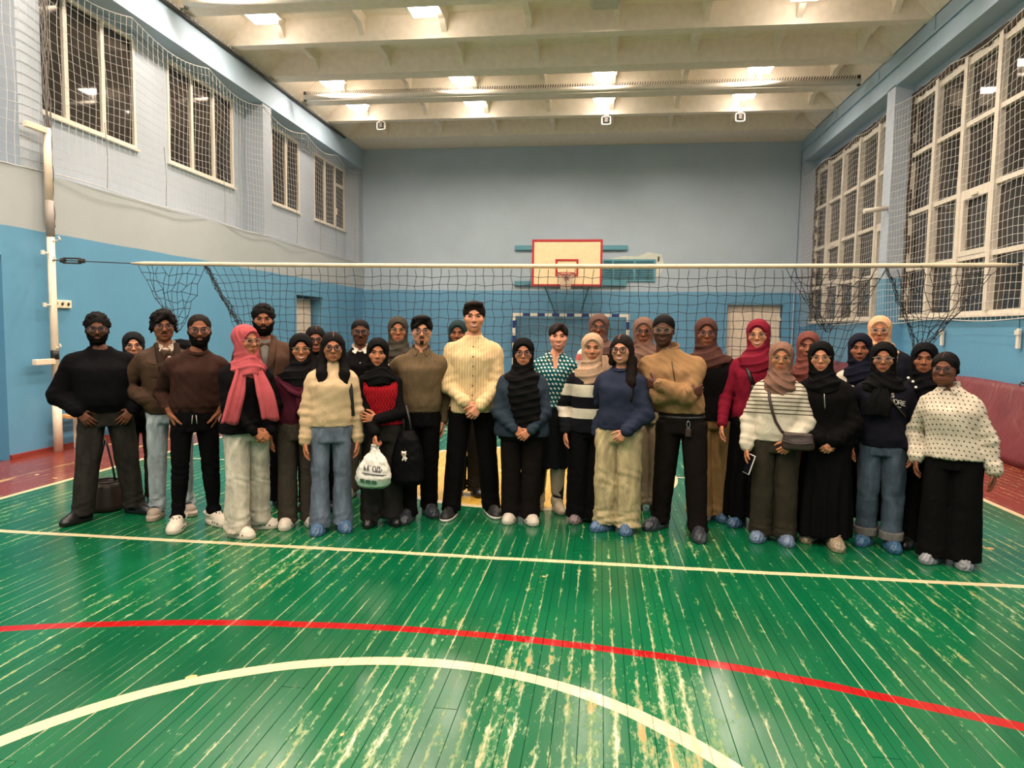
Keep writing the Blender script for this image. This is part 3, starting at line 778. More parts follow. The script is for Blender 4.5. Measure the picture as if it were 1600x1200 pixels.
def wav(V,seed,scale,n=5):
    """cheap smooth noise in about -1..1"""
    r=np.random.default_rng(seed); o=np.zeros(len(V))
    for i in range(n):
        k=r.normal(size=3)*np.array(scale)*(1+.5*i); o+=np.sin(V@k+r.uniform(0,6.28)+1.5*np.sin(V@(r.normal(size=3)*np.array(scale)*.6)))/(1+.4*i)
    return o/(n*.55)
# ------------------------------------------------------------------ body engine; person faces -y, x to the viewer's right
def ik(a,c,l1,l2,pole):
    a=np.array(a,float);c=np.array(c,float); d=c-a; L=np.linalg.norm(d); mx=(l1+l2)*.995
    if L>mx: c=a+d/L*mx; d=c-a; L=mx
    x=(l1*l1-l2*l2+L*L)/(2*L); h=math.sqrt(max(1e-6,l1*l1-x*x)); u=d/L; p=np.array(pole,float); p-=u*(p@u); p/=np.linalg.norm(p)+1e-9
    return a+u*x+p*h,c
_hands={}
def hand_mesh(curl,spread,vox=.0034):
    key=(round(curl,2),round(spread,2))
    if key in _hands: return _hands[key]
    f=Field((-.075,-.10,-.215),(.095,.06,.05),vox)
    f.cap((0,0,.04),(0,0,-.005),.025,.026,fl=(1,1.25,1))
    for x,z in ((-.026,-.08),(-.009,-.088),(.009,-.09),(.026,-.086)): f.cap((x*.55,0,-.01),(x,0,z),.015,.0125,k=.012,fl=(1,1.0,1))
    for i,(x,z,L) in enumerate(((-.029,-.082,.060),(-.0105,-.090,.074),(.0105,-.092,.080),(.030,-.086,.072))):
        p=np.array([x,0,z]); sp=spread*(x/.03); a=curl*(.62+.05*(3-i))
        for sgi,(ln,r0,r1,da) in enumerate(((.45,.0098,.0088,0),(.30,.0088,.0080,curl*.85),(.25,.0078,.0066,curl*.55))):
            a+=da; q=p+L*ln*np.array([math.sin(sp)*math.cos(a),-math.sin(a),-math.cos(sp)*math.cos(a)])
            f.cap(p,q,r0,r1,k=.003); p=q
    p=np.array([.022,-.006,-.022]); 
    for dx,dy,dz,r0,r1 in ((.030,-.012,-.030,.0155,.0115),(.013,-.008,-.027,.0108,.0098),(.004,-.010-.010*curl,-.024,.0096,.0078)):
        q=p+np.array([dx,dy,dz]); f.cap(p,q,r0,r1,k=.006); p=q
    V,F=f.mesh(); V=smoothv(V,F,1,.35); _hands[key]=(V,F); return V,F
def rotm(yaw,tilt=0,nod=0):
    return np.array((Matrix.Rotation(yaw,3,'Z')@Matrix.Rotation(tilt,3,'Y')@Matrix.Rotation(nod,3,'X')))
def head_field(jaw=1.0,wid=1.0,male=True,vox=.0046,fat=0.0,nose=1.0):
    f=Field((-.105,-.135,-.22),(.105,.125,.135),vox)
    f.ell((0,.014,.035),(.0775*wid,.096,.081)); f.ell((0,-.018,-.02),(.0715*wid,.071,.088),k=.02)
    f.ell((0,-.032,-.066),(.056*jaw+.008*fat,.052,.042),k=.03); f.ell((0,-.066,-.098),(.021*jaw,.020,.014),k=.018)
    if fat: f.ell((0,-.03,-.075),(.062*jaw,.055,.042),k=.02)
    f.ell((0,-.080,.019),(.042,.012,.008),k=.012)
    for s_ in (1,-1):
        f.ell((s_*.043,-.062,-.026),(.025,.024,.022),k=.02)
        f.ell((s_*.033,-.098,.001),(.020,.0125,.0105),k=.012,sub=True)
        f.ell((s_*.075*wid,.018,-.006),(.0075,.020,.031),k=.006); f.ell((s_*.080*wid,.010,-.004),(.003,.009,.016),k=.004,sub=True)
        f.ell((s_*.0135*nose,-.094,-.035),(.0085*nose,.010,.0075),k=.006)
    f.cap((0,-.084,.004),(0,-.108,-.031),.0075,.0115*nose,k=.010)
    f.ell((0,-.088,-.062),(.024,.010,.005),k=.008); f.ell((0,-.087,-.071),(.021,.010,.0058),k=.008)
    f.cap((0,.018,-.05),(0,.036,-.20),.052*(.9+.1*jaw) if male else .045,.056 if male else .047,k=.02)
    return f
def curve_arc(pts): return [Vector(p) for p in pts]
_cl={}
def cloth(name,rgb,kind='plain',rgb2=(0,0,0),rough=.85,**kw):
    key=(name,rgb,kind,rgb2)
    if key in _cl: return _cl[key]
    t=NT('cloth_'+name); p=t.pos(True); x,y,z=t.xyz(p); c1=lin(rgb); c2=lin(rgb2); M=t.math
    n=t.noise(p,14,3); col=t.mix(t.ramp(n,.25,.75),tuple(v*.86 for v in c1),tuple(min(1,v*1.1) for v in c1))
    fine=t.noise(p,260,1); bh=fine; bs=.12
    if kind=='rib':   # vertical knit ribs
        wv=M('SINE',M('MULTIPLY',x,kw.get('f',520))); col=t.mix(M('MULTIPLY',t.ramp(wv,-1,1),.35),col,tuple(v*.6 for v in c1)); bh=wv; bs=.25
    elif kind=='cable':
        wv=M('SINE',M('ADD',M('MULTIPLY',x,260),M('MULTIPLY',M('SINE',M('MULTIPLY',z,130)),1.6))); col=t.mix(M('MULTIPLY',t.ramp(wv,-1,.4),.55),tuple(v*.45 for v in c1),c1); bh=wv; bs=.6
    elif kind=='knit':
        vz=t.n('ShaderNodeTexVoronoi'); t.l(p,vz.inputs['Vector']); vz.inputs['Scale'].default_value=170; bh=vz.outputs['Distance']; bs=.35
        col=t.mix(M('MULTIPLY',vz.outputs['Distance'],.4),col,tuple(v*.7 for v in c1))
        if 'hem' in kw:
            wv=M('SINE',M('MULTIPLY',x,430)); hm=M('LESS_THAN',z,kw['hem']); col=t.mix(M('MULTIPLY',M('MULTIPLY',hm,t.ramp(wv,-1,1)),.3),col,tuple(v*.55 for v in c1))
    elif kind=='bands': # list of (z0,z1) in second colour
        m=None
        for a,b in kw['bands']:
            q=M('MULTIPLY',M('GREATER_THAN',z,a),M('LESS_THAN',z,b)); m=q if m is None else M('MAXIMUM',m,q)
        col=t.mix(m,col,c2)
    elif kind=='stripes':
        s_=M('FRACT',M('MULTIPLY',M('ADD',z,M('MULTIPLY',y,.1)),kw['f'])); m=M('MULTIPLY',M('LESS_THAN',s_,kw.get('w',.25)),M('GREATER_THAN',z,kw.get('z0',-9))); m=M('MULTIPLY',m,M('LESS_THAN',z,kw.get('z1',9))); col=t.mix(m,col,c2)
    elif kind=='pin':
        s_=M('FRACT',M('MULTIPLY',x,kw['f'])); m=M('LESS_THAN',s_,.18); col=t.mix(M('MULTIPLY',m,.6),col,c2)
    elif kind=='dots':
        vz=t.n('ShaderNodeTexVoronoi',voronoi_dimensions='2D'); vec=t.comb(M('ADD',x,M('MULTIPLY',z,.5)),M('MULTIPLY',M('ADD',z,M('MULTIPLY',y,.35)),.87),0); t.l(vec,vz.inputs['Vector']); vz.inputs['Scale'].default_value=kw['f']; vz.inputs['Randomness'].default_value=.12
        col=t.mix(M('LESS_THAN',vz.outputs['Distance'],kw.get('r',.26)),col,c2)
    elif kind=='denim':
        fade=t.noise(t.scale(p,(6,6,2)),1.6,4,.65); col=t.mix(t.ramp(fade,.42,.72),tuple(v*.78 for v in c1),tuple(min(1,v*1.45) for v in c1)); bh=t.noise(t.scale(p,(300,300,60)),1,1); bs=.2
    elif kind=='denim_seam':
        fade=t.noise(t.scale(p,(7,7,3)),1.8,5,.65); col=t.mix(t.ramp(fade,.40,.72),tuple(v*.66 for v in c1),tuple(min(1,v*1.2) for v in c1)); bh=fade; bs=.2
    cr=t.noise(t.scale(p,(1,1,.7)),16,3,.55,1.2)
    b1=t.n('ShaderNodeBump'); t.put(b1.inputs['Height'],cr); b1.inputs['Strength'].default_value=kw.get('cr',.35); b1.inputs['Distance'].default_value=.016
    t.bump(bh,bs,.004); t.l(b1.outputs[0],[n_ for n_ in t.t.nodes if n_.type=='BUMP'][-1].inputs['Normal'])
    if kind=='silk': rough=.5
    m=t.out(col,rough,0,.05); _cl[key]=m; return m
def skin_mat(rgb):
    k=('skin',rgb)
    if k in _cl: return _cl[k]
    t=NT('skin'); p=t.pos(True); n=t.noise(p,30,3); c=lin(rgb); col=t.mix(t.ramp(n,.3,.7),tuple(v*.92 for v in c),tuple(min(1,v*1.06) for v in c))
    m=t.out(col,.55,0,.22); 
    t.b.inputs['Subsurface Weight'].default_value=.08; t.b.inputs['Subsurface Radius'].default_value=(.01,.004,.002); t.b.inputs['Subsurface Scale'].default_value=.5
    _cl[k]=m; return m
def hair_mat(rgb,name='hair'):
    k=(name,rgb)
    if k in _cl: return _cl[k]
    t=NT(name); p=t.pos(True); c=lin(rgb); n=t.noise(t.scale(p,(220,220,18)),1,3); col=t.mix(n,tuple(v*.3 for v in c),tuple(min(1,v*1.0) for v in c)); t.bump(n,.5,.004)
    m=t.out(col,.7,0,.08); _cl[k]=m; return m
EYEW=plain('eye_white',(150,138,128),.3,var=0); IRIS=plain('iris_dark',(30,18,12),.2,var=0); TEETH=plain('teeth',(226,218,204),.35,var=0)
def lens_mat():
    t=NT('spectacle_lens'); tr=t.n('ShaderNodeBsdfTransparent'); gl=t.n('ShaderNodeBsdfGlossy'); gl.inputs['Roughness'].default_value=.03; mx=t.n('ShaderNodeMixShader'); fr=t.n('ShaderNodeFresnel'); fr.inputs[0].default_value=1.5
    tr.inputs[0].default_value=(.93,.93,.93,1); t.l(fr.outputs[0],mx.inputs[0]); t.l(tr.outputs[0],mx.inputs[1]); t.l(gl.outputs[0],mx.inputs[2]); t.l(mx.outputs[0],t.t.nodes['Material Output'].inputs['Surface']); return t.m
LENS=lens_mat()
RIMC={'black':(18,18,20),'clear':(158,142,120),'gold':(176,150,100),'brown':(70,44,30)}
SHOE={'black':((20,19,19),.35),'sneaker':((26,25,25),.6),'white':((214,208,196),.6),'croc':((204,194,176),.5),'slide':((150,136,120),.6),'cover':((74,104,136),.35),'cover_grey':((132,134,138),.3),'cover_tan':((150,134,110),.3),'cover_dark':((52,56,62),.25),'boot':((182,166,140),.5)}
def cover_mat(nm):
    rgb,r=SHOE[nm]; k=('cov',nm)
    if k in _cl: return _cl[k]
    t=NT('shoe_cover'); p=t.pos(True); c=lin(rgb); n=t.noise(p,28,4,.6,1.0); col=t.mix(t.ramp(n,.35,.7),tuple(v*.7 for v in c),tuple(min(1,v*1.25) for v in c)); t.bump(n,.9,.012); m=t.out(col,r,0,.6); _cl[k]=m; return m
def person(S):
    """S: spec dict. Builds one person: Empty 'person' > body, clothes, hair or scarf, glasses, shoes ..."""
    g=S.get; fem=S['sex']=='f'
    A,B=S['feet']; PA=floor_pt(*A); PB=floor_pt(*B)
    if 'Y' in S:
        PA=at_y(A[0],700,S['Y']); PB=at_y(B[0],700,S['Y']); PA[2]=PB[2]=0
    mid=(PA+PB)/2; hd=mid[:2]/np.linalg.norm(mid[:2]); back=np.array([hd[0],hd[1],0])
    toe=.13 if 'Y' not in S else 0
    PA=PA+back*toe; PB=PB+back*toe; mid=(PA+PB)/2; 
    ang=-math.atan2(mid[0],mid[1])+g('turn',0)          # face the camera, plus a turn
    ca,sa=math.cos(ang),math.sin(ang)
    def loc(P): q=P-mid; return np.array([ca*q[0]+sa*q[1],-sa*q[0]+ca*q[1]])
    u,v=S['head']; T=at_y(u,v,mid[1]); Ht=T[2]; hx=loc(np.array([T[0],mid[1],0])) 
    cover=.030 if S['hair'][0]=='hijab' else (.022 if S['hair'][0] in('short','buzz') else .03)
    H=Ht-cover; s=H/1.70; bw=g('w',1.0); bd=g('d',1.0)
    lean=np.clip(hx,-.16,.16)
    root=empty('person',(mid[0],mid[1],0),ang); tag(root,S['label'],'person',S.get('grp','people standing in the gym'))
    seed=S['id']*13+1
    z=lambda t: t*s
    def sx(zz): return lean[0]*max(0,(zz-z(.9)))/z(.8)
    def sy(zz): return .6*lean[1]*max(0,(zz-z(.9)))/z(.8)
    hsc=g('hs',1.0)*(.99 if fem else 1.03)*(.55+.45*s)            # head size
    hc=np.array([lean[0],.6*lean[1]-.005,H-.117*hsc]); 
    HR=rotm(g('hturn',0),g('tilt',0),g('nod',0)); HM=lambda P:(np.asarray(P,float)*hsc)@HR.T+hc
    skin=skin_mat(S['skin']); 
    sh=(.160 if fem else .185)*s*(.75+.25*bw)*g('shw',1.0)
    zsh=H-.117*hsc-(.250 if not fem else .242)*hsc
    # torso loft
    TZ=np.array([z(.80),z(.88),z(.95),z(1.06),z(1.18),z(1.28),zsh-.03,zsh+.03,zsh+.075,zsh+.115])
    if fem: TA=np.array([.160,.172,.160,.128,.140,.146,.138,.104,.066,.05]); TB=np.array([.105,.118,.105,.092,.112,.118,.098,.078,.062,.05])
    else: TA=np.array([.150,.158,.150,.142,.156,.170,.160,.118,.074,.058]); TB=np.array([.105,.112,.102,.100,.112,.116,.102,.084,.068,.058])
    TA=TA*s*np.array([bw]*6+[.6+.4*bw,.7+.3*bw,1,1]); TB=TB*s*np.array([bd]*6+[.7+.3*bd,1,1,1]); 
    TCX=np.array([sx(q) for q in TZ]); TCY=np.array([sy(q) for q in TZ])+np.array([0,0,0,0,-.008,-.008,.004,.010,.012,.012])*s
    bell=g('belly',0.0)
    if bell: TB[2:5]+=np.array([.6,1,.6])*bell; TCY[2:5]-=np.array([.6,1,.6])*bell*.7
    # arms
    arms={}
    for side in (-1,1):
        a=np.array([sx(zsh)+side*sh,sy(zsh)+.01,zsh-.012]); pose=S['arms'][0 if side<0 else 1]; c,fd,pn,curl,pole=arm_pose(pose,side,s,sh,TB[3]+.02,TA[1],sx,sy,z)
        e,c=ik(a,c,.285*s,.245*s,pole); arms[side]=(a,e,c,fd,pn,curl)
    feet={}
    fA,fB=loc(PA),loc(PB); 
    if fA[0]>fB[0]: fA,fB=fB,fA
    if fB[0]-fA[0]<.15:
        m_=(fA[0]+fB[0])/2; fA[0]=m_-.085; fB[0]=m_+.085
    feet={-1:fA,1:fB}; fy=g('fyaw',(.25,.25)); fyaw={-1:-fy[0],1:fy[1]}
    hipx=.088*s*(.6+.4*bw)
    # ---------- body (skin): one continuous figure under the clothes
    lo=(-.62,-.50,-.0); hi=(.62,.35,H-.12)
    f=Field((-.60,-.48,.0),(.60,.34,zsh+.22),.0145)
    f.loft(TZ[1:],TCX[1:],TCY[1:],TA[1:]*.90,TB[1:]*.90)
    nb=HM((0,.036,-.19)); f.cap((TCX[-2],TCY[-2]+.005,zsh),tuple(HM((0,.022,-.07))),.056*s if not fem else .048*s,.050*s if not fem else .043*s,k=.03)
    for side in (-1,1):
        a,e,c,fd,pn,curl=arms[side]
        f.cap(a+np.array([-side*.04,0,.01]),a,.045*s,.045*s,k=.03); f.cap(a,e,.042*s,.034*s,k=.012); f.cap(e,c,.037*s,.024*s,k=.012)
        hp=np.array([side*hipx,0,z(.87)]); an=np.array([feet[side][0],feet[side][1]+.028,.09]); kn=(hp+an)/2+np.array([0,-.012,z(.01)])
        f.cap(hp,kn,.075*s,.048*s,k=.02); f.cap(kn,an,.044*s,.027*s,k=.02)
    VB,FB=f.mesh(); VB=smoothv(VB,FB,1)
    hf=head_field(g('jaw',1.0),g('fw',1.0),not fem,fat=g('fat',0.0),nose=g('nose',1.0)); VH,FH=hf.mesh(); VH=HM(VH)
    parts=[(VB,FB),(VH,FH)]
    for side in (-1,1):
        a,e,c,fd,pn,curl=arms[side]
        fd=np.array(fd,float)/np.linalg.norm(fd); pn=np.array(pn,float); pn-=fd*(pn@fd); pn/=np.linalg.norm(pn)
        V,F=hand_mesh(curl,g('spread',.10)); V=V*(.93 if fem else 1.02)*(.5+.5*s)
        V=V.copy()
        if side<0: V[:,0]*=-1; F=F[:,::-1]
        zl=-fd; yl=-pn; xl=np.cross(yl,zl); M3=np.stack([xl,yl,zl],1); parts.append((V@M3.T+c,F))
    off=0;VV=[];FF=[]
    for V,F in parts: VV.append(V); FF.append(F+off); off+=len(V)
    link('body',mk_mesh('body',np.concatenate(VV),np.concatenate(FF),True),skin,root)
    # ---------- face details
    def hb(name,b,mat,par=root,smooth=True):
        b.v=[tuple(x) for x in HM(np.array(b.v))]; return b.build(name,mat,par,smooth=smooth)
    for sd in (-1,1):
        b=MB(); V=[];n=10
        for i in range(5):
            ph=math.pi/2*i/4
            for k in range(n):
                th=2*math.pi*k/n; V.append((sd*.033+.0150*math.cos(th)*math.sin(ph),-.0800-.0075*math.cos(ph),.002+.0042*g('eye',1.0)*math.sin(th)*math.sin(ph)))
        F=[(i*n+k,i*n+(k+1)%n,(i+1)*n+(k+1)%n,(i+1)*n+k) for i in range(4) for k in range(n)]
        b.add(V,F); ey=hb('eye',b,EYEW)
        b=MB(); b.lathe([(.0001,0),(.0058,0),(.0055,-.002),(.0001,-.0045)],10); b.v=[(x+sd*.033+g('gaze',0)*.003,-.0866+zz*.6,y+.002) for x,y,zz in b.v]
        hb('iris',b,IRIS,ey)
        b=MB(); b.tube([(sd*(.033-.0165),-.083,.0005),(sd*(.033-.007),-.0885,.0046*g('eye',1.0)+.0010),(sd*(.033+.006),-.0865,.0046*g('eye',1.0)+.0010),(sd*(.033+.0165),-.078,.0015)],[.0011,.0017,.0019,.0014],5); hb('eyelash',b,hair_mat((20,15,13)),ey)
        bt=g('brow',.0034)
        b=MB(); b.tube([(sd*.013,-.0905,.0185),(sd*.026,-.092,.0235),(sd*.040,-.0865,.0235),(sd*.053,-.0735,.0175)],[bt*.8,bt,bt*.9,bt*.4],6); hb('eyebrow',b,hair_mat(g('browc',(24,18,15))))
    sm=g('smile',.3); lc=S.get('lip',(int(S['skin'][0]*.80+14),int(S['skin'][1]*.60),int(S['skin'][2]*.64)))
    lm=plain('lips_%d'%S['id'],lc,.4,var=.03); cw=.0235+.0065*sm; cz=-.0655+.007*sm
    b=MB(); b.tube([(-cw,-.083+.004*sm,cz),(-cw*.5,-.0955,-.0632+.001*sm),(0,-.0985,-.0640),(cw*.5,-.0955,-.0632+.001*sm),(cw,-.083+.004*sm,cz)],[.0012,.0032,.0036,.0032,.0012],6)
    b.tube([(-cw*.92,-.084+.004*sm,cz-.0006),(-cw*.5,-.0945,-.0702-.0035*sm),(0,-.0970,-.0722-.0055*sm),(cw*.5,-.0945,-.0702-.0035*sm),(cw*.92,-.084+.004*sm,cz-.0006)],[.001,.0036,.0046,.0036,.001],6)
    lp=hb('lips',b,lm)
    if g('teeth'):
        b=MB(); b.tube([(-cw*.85,-.0870,cz-.0010),(-cw*.45,-.0960,-.0676),(0,-.0985,-.0690),(cw*.45,-.0960,-.0676),(cw*.85,-.0870,cz-.0010)],[.0010,.0034,.0042,.0034,.0010],6); hb('teeth',b,TEETH,lp)
    else:
        b=MB(); b.tube([(-cw*.95,-.0845,cz),(-cw*.45,-.0975,-.0664),(0,-.1005,-.0672),(cw*.45,-.0975,-.0664),(cw*.95,-.0845,cz)],[.0006,.0009,.0010,.0009,.0006],4); hb('mouth_line',b,plain('mouth_dark',(50,22,18),.6),lp)
    if g('beard'):
        amt,msh,bc=S['beard']; hf2=Field(hf.lo,hf.lo+hf.h*(hf.n-1),hf.h); hf2.n=hf.n; hf2.d=hf.d-amt; hf2.ax=hf.ax
        X,Yg,Z=hf.ax[0][:,None,None],hf.ax[1][None,:,None],hf.ax[2][None,None,:]
        top=-.050+1.0*np.maximum(0,np.abs(X)-.042)+0*Z; reg=np.maximum(Z-np.minimum(top,-.004),Yg-.008)
        if g('goatee'): reg=np.maximum(np.maximum(reg,-.110-Z),np.maximum(np.abs(X)-.016-.1*(Z+.09),Z+.078)); reg=np.maximum(reg,-.135+.4*(Yg+.05)*0-Z)
        np.maximum(hf2.d,reg,out=hf2.d); hf2.ell((0,-.10,-.0668),(.0262,.04,.0092),sub=True); 
        if not msh: hf2.ell((0,-.105,-.05),(.03,.03,.012),sub=True)
        V,F=hf2.mesh(); 
        if len(V):
            N=vnormals(V,F); V=V+N*(wav(V,seed+5,(260,260,260))*amt*.35)[:,None]; link('beard',mk_mesh('beard',HM(V),F,True),hair_mat(bc,'beard'),root)
    if g('mous'):
        b=MB(); b.tube([(-.030,-.080,-.062),(-.015,-.097,-.0555),(0,-.1015,-.0545),(.015,-.097,-.0555),(.030,-.080,-.062)],[.002,.0045,.0045,.0045,.002],6); hb('moustache',b,hair_mat((22,16,13)))
    # ---------- hair or head scarf
    hk=S['hair'][0]; hcR=S['hair'][1]
    if hk=='hijab': hijab(S,root,HM,HR,hc,hsc,s,zsh,sh,sx,sy,TB,TCY,TZ,seed,bw,TA)
    else: hair(S,root,HM,hk,hcR,seed,zsh,hsc)
    if g('glasses'): glasses(S['glasses'],hb,root,g('lensw',1.0),g('lensh',1.0))
    clothes(S,root,arms,feet,fyaw,TZ,TA,TB,TCX,TCY,s,z,zsh,sh,sx,sy,hipx,seed,HM,fem,bw)
    for side in (-1,1): shoe(S,root,feet[side],fyaw[side],s,fem,seed+side,side)
    S['_ctx']=dict(root=root,arms=arms,s=s,z=z,zsh=zsh,sx=sx,sy=sy,TB=TB,TA=TA,TZ=TZ,TCY=TCY,HM=HM,H=H)
    return root
def arm_pose(p,side,s,sh,belly,hipw,sx,sy,z):
    """returns wrist, finger dir, palm normal, curl, elbow pole"""
    o=side; kw={}
    if isinstance(p,tuple): p,kw=p[0],p[1]
    dx,dy,dz=kw.get('d',(0,0,0))
    if p=='side': r=((o*(max(hipw+.055,sh+.02)),-.03,z(.84)),(0,-.08,-1),(-o,-.15,0),.38,(o*.5,1,0))
    elif p=='clasp': r=((o*.072,-belly-.075,z(.925)),(-o*.75,-.28,-.62),(-o*.25,.9,-.2),.85,(o,.75,-.2))
    elif p=='claspl': r=((o*.072,-belly-.072,z(.87)),(-o*.62,-.2,-.78),(-o*.3,.9,-.1),.85,(o,.8,-.2))
    elif p=='pocket': r=((o*(hipw*.98),-belly*.72,z(.95)),(-o*.60,-.22,-.74),(-o*.2,.95,-.1),.45,(o,.7,.1))
    elif p=='pocket_deep': r=((o*(hipw+.018),-.035,z(.925)),(-o*.35,-.05,-.95),(-o,.1,0),.3,(o,.9,0))
    elif p=='jacket_pocket': r=((o*(hipw+.0),-belly*.55,z(.99)),(-o*.8,-.0,-.5),(0,1,0),.3,(o,.9,-.1))
    elif p=='behind': r=((o*(hipw*.8),.13,z(.92)),(-o*.5,.1,-.8),(-o*.3,-.9,0),.5,(o,.5,0))
    elif p=='belly': r=((o*.10,-belly-.085,z(1.02)),(-o*.85,-.1,.15),(0,1,-.1),.55,(o,.5,-.6))
    elif p=='cross_r': r=((.10,-belly-.075,z(1.12)),(.75,.62,.12),(-.5,.8,0),.5,(-1,.1,-.7))
    elif p=='cross_l': r=((-.135,-belly-.085,z(1.175)),(-.72,.68,.0),(.5,.8,.1),.4,(1,.1,-.7))
    elif p=='hold': r=((o*.12,-belly-.06,z(.90)),(-o*.35,-.2,-.9),(-o*.5,.85,0),.95,(o,.9,-.1))
    w,fd,pn,cu,po=r
    w=np.array(w,float)+np.array((dx,dy,dz)); w[0]+=sx(w[2]); w[1]+=sy(w[2])
    return w,kw.get('fd',fd),kw.get('pn',pn),kw.get('curl',cu),kw.get('pole',po)
def hijab(S,root,HM,HR,hc,hsc,s,zsh,sh,sx,sy,TB,TCY,TZ,seed,bw,TA):
    col=S['hair'][1]; o=S['hair'][2] if len(S['hair'])>2 else {}
    h=hsc; q=lambda p: HM(p); nz=zsh+.03
    f=Field((-.30,-.30,zsh-.50 if o.get('long') else zsh-.26),(.30,.26,hc[2]+.16),.0085)
    f.ell(q((0,.020,.032)),np.array((.0945,.113,.099))*h,R=HR); f.ell(q((0,-.006,-.035)),np.array((.090,.088,.102))*h,k=.02,R=HR)
    f.ell(q((0,-.012,-.112)),np.array((.082,.082,.046))*h,k=.03,R=HR)
    nz=zsh+.075; nk=np.array([sx(nz),sy(nz),nz]); 
    f.cap(q((0,.01,-.09)),nk+np.array([0,-.004,.0]),.080*h,.092*s,k=.03)
    f.ell(nk+np.array([0,-.012,-.018]),(.122*s,.106*s,.058*s),k=.04)
    f.ell(nk+np.array([0,.0,-.062]),(o.get('cape',.165)*s*(.7+.3*bw),.122*s,.060*s),k=.05)
    if o.get('front',.1)>0:
        L=o.get('front',.1); yb=TCY[5]-TB[5]
        f.ell(nk+np.array([o.get('fx',0),yb+.045,-.06-L*.5]),(.105*s,.07*s,.06+L*.55),k=.05)
    if o.get('long'):   # flat panel down the front
        yb=TCY[4]-TB[4]
        f.loft([zsh-.44,zsh-.30,zsh-.1,zsh+.04],[o.get('fx',0)+.02,o.get('fx',0)+.015,0.01,0],[yb+.0,yb-.004,yb+.010,yb+.05],[.10*s,.125*s,.15*s,.12*s],[.062,.068,.066,.06],k=.03)
    # face opening
    f.ell(q((0,-.135,-.016)),np.array((.0660*o.get('ow',1),.099,.093))*h,sub=True,k=.006,R=HR)
    f.ell(q((0,-.115,-.050)),np.array((.0640*o.get('ow',1),.066,.060))*h,sub=True,k=.006,R=HR)
    V,F=f.mesh(); N=vnormals(V,F); V=smoothv(V,F,1,.4)
    L_=(V-hc)@HR/h; ang=np.arctan2(L_[:,0],-L_[:,1]); zz=L_[:,2]
    wn=np.clip((-.085-zz)/.03,0,1); r_=np.random.default_rng(seed); ph=r_.uniform(0,6)
    fold=((1-np.abs(np.sin(zz*52+2.4*np.sin(ang*1.0+ph)+1.0*np.sin(ang*2.3+ph*2))))**1.5*.011-.004+np.sin(zz*70-3.2*np.cos(ang*1.3+ph))*.0030)*wn
    wh=np.clip((zz+.06)/.05,0,1)*np.clip((L_[:,1]+.075)/.04,0,1)
    fold+=np.sin(ang*13+zz*60+ph)*.0022*wh+np.sin((L_[:,1]-.7*zz)*120+ph)*.0018*wh
    V=V+N*fold[:,None]
    hj=link('hijab',mk_mesh('hijab',V,F,True),cloth('hijab_%d'%S['id'],col,rough=.8),root)
    if o.get('label'): hj['label']=o['label']
    # under-cap edge / fold line over the forehead
    b=MB(); pts=[q((.0645*math.sin(a)*1.02,-.070-.018*math.cos(a),.006+.073*math.cos(a))) for a in np.linspace(-1.35,1.35,15)]
    b.tube(pts,.0045*h,6); b.build('scarf_edge',cloth('hijab_%d'%S['id'],col,rough=.8),hj,smooth=True)
    if o.get('tails'):
        for (x0,y0,z0,x1,y1,z1,w_) in o['tails']:
            ribbon(hj,'scarf_tail',[(x0,y0,z0),((x0+x1)/2,min(y0,y1)-.02,(z0*.55+z1*.45)),(x1,y1,z1)],w_,cloth('hijab_%d'%S['id'],col,rough=.8),seed)
def ribbon(par,name,ctrl,wd,mat,seed,th=.012,n=18,m=9):
    """hanging cloth strip with folds and thickness"""
    c=np.array(ctrl,float); t=np.linspace(0,1,n); 
    P=((1-t)**2)[:,None]*c[0]+(2*t*(1-t))[:,None]*c[1]+(t**2)[:,None]*c[2]
    V=[];F=[]
    for sgn in (0,1):
        for i in range(n):
            ww=wd*(.42+.58*min(1,t[i]*1.8))
            for j in range(m):
                u_=j/(m-1)-.5; y=.010*math.sin(u_*19+3*t[i]+seed)+.006*math.sin(u_*41+seed*2)
                V.append((P[i,0]+u_*ww,P[i,1]+y+(th if sgn else 0),P[i,2]+.012*math.sin(u_*5+seed)*(i==n-1)))
    o=n*m
    for i in range(n-1):
        for j in range(m-1):
            a=i*m+j; F.append((a,a+m,a+m+1,a+1)); F.append((o+a,o+a+1,o+a+m+1,o+a+m))
    for i in range(n-1):
        F.append((i*m,o+i*m,o+(i+1)*m,(i+1)*m)); F.append((i*m+m-1,(i+1)*m+m-1,o+(i+1)*m+m-1,o+i*m+m-1))
    for j in range(m-1):
        F.append((j,j+1,o+j+1,o+j)); a=(n-1)*m+j; F.append((a,o+a,o+a+1,a+1))
    b=MB(); b.add(V,F); return b.build(name,mat,par,smooth=True)
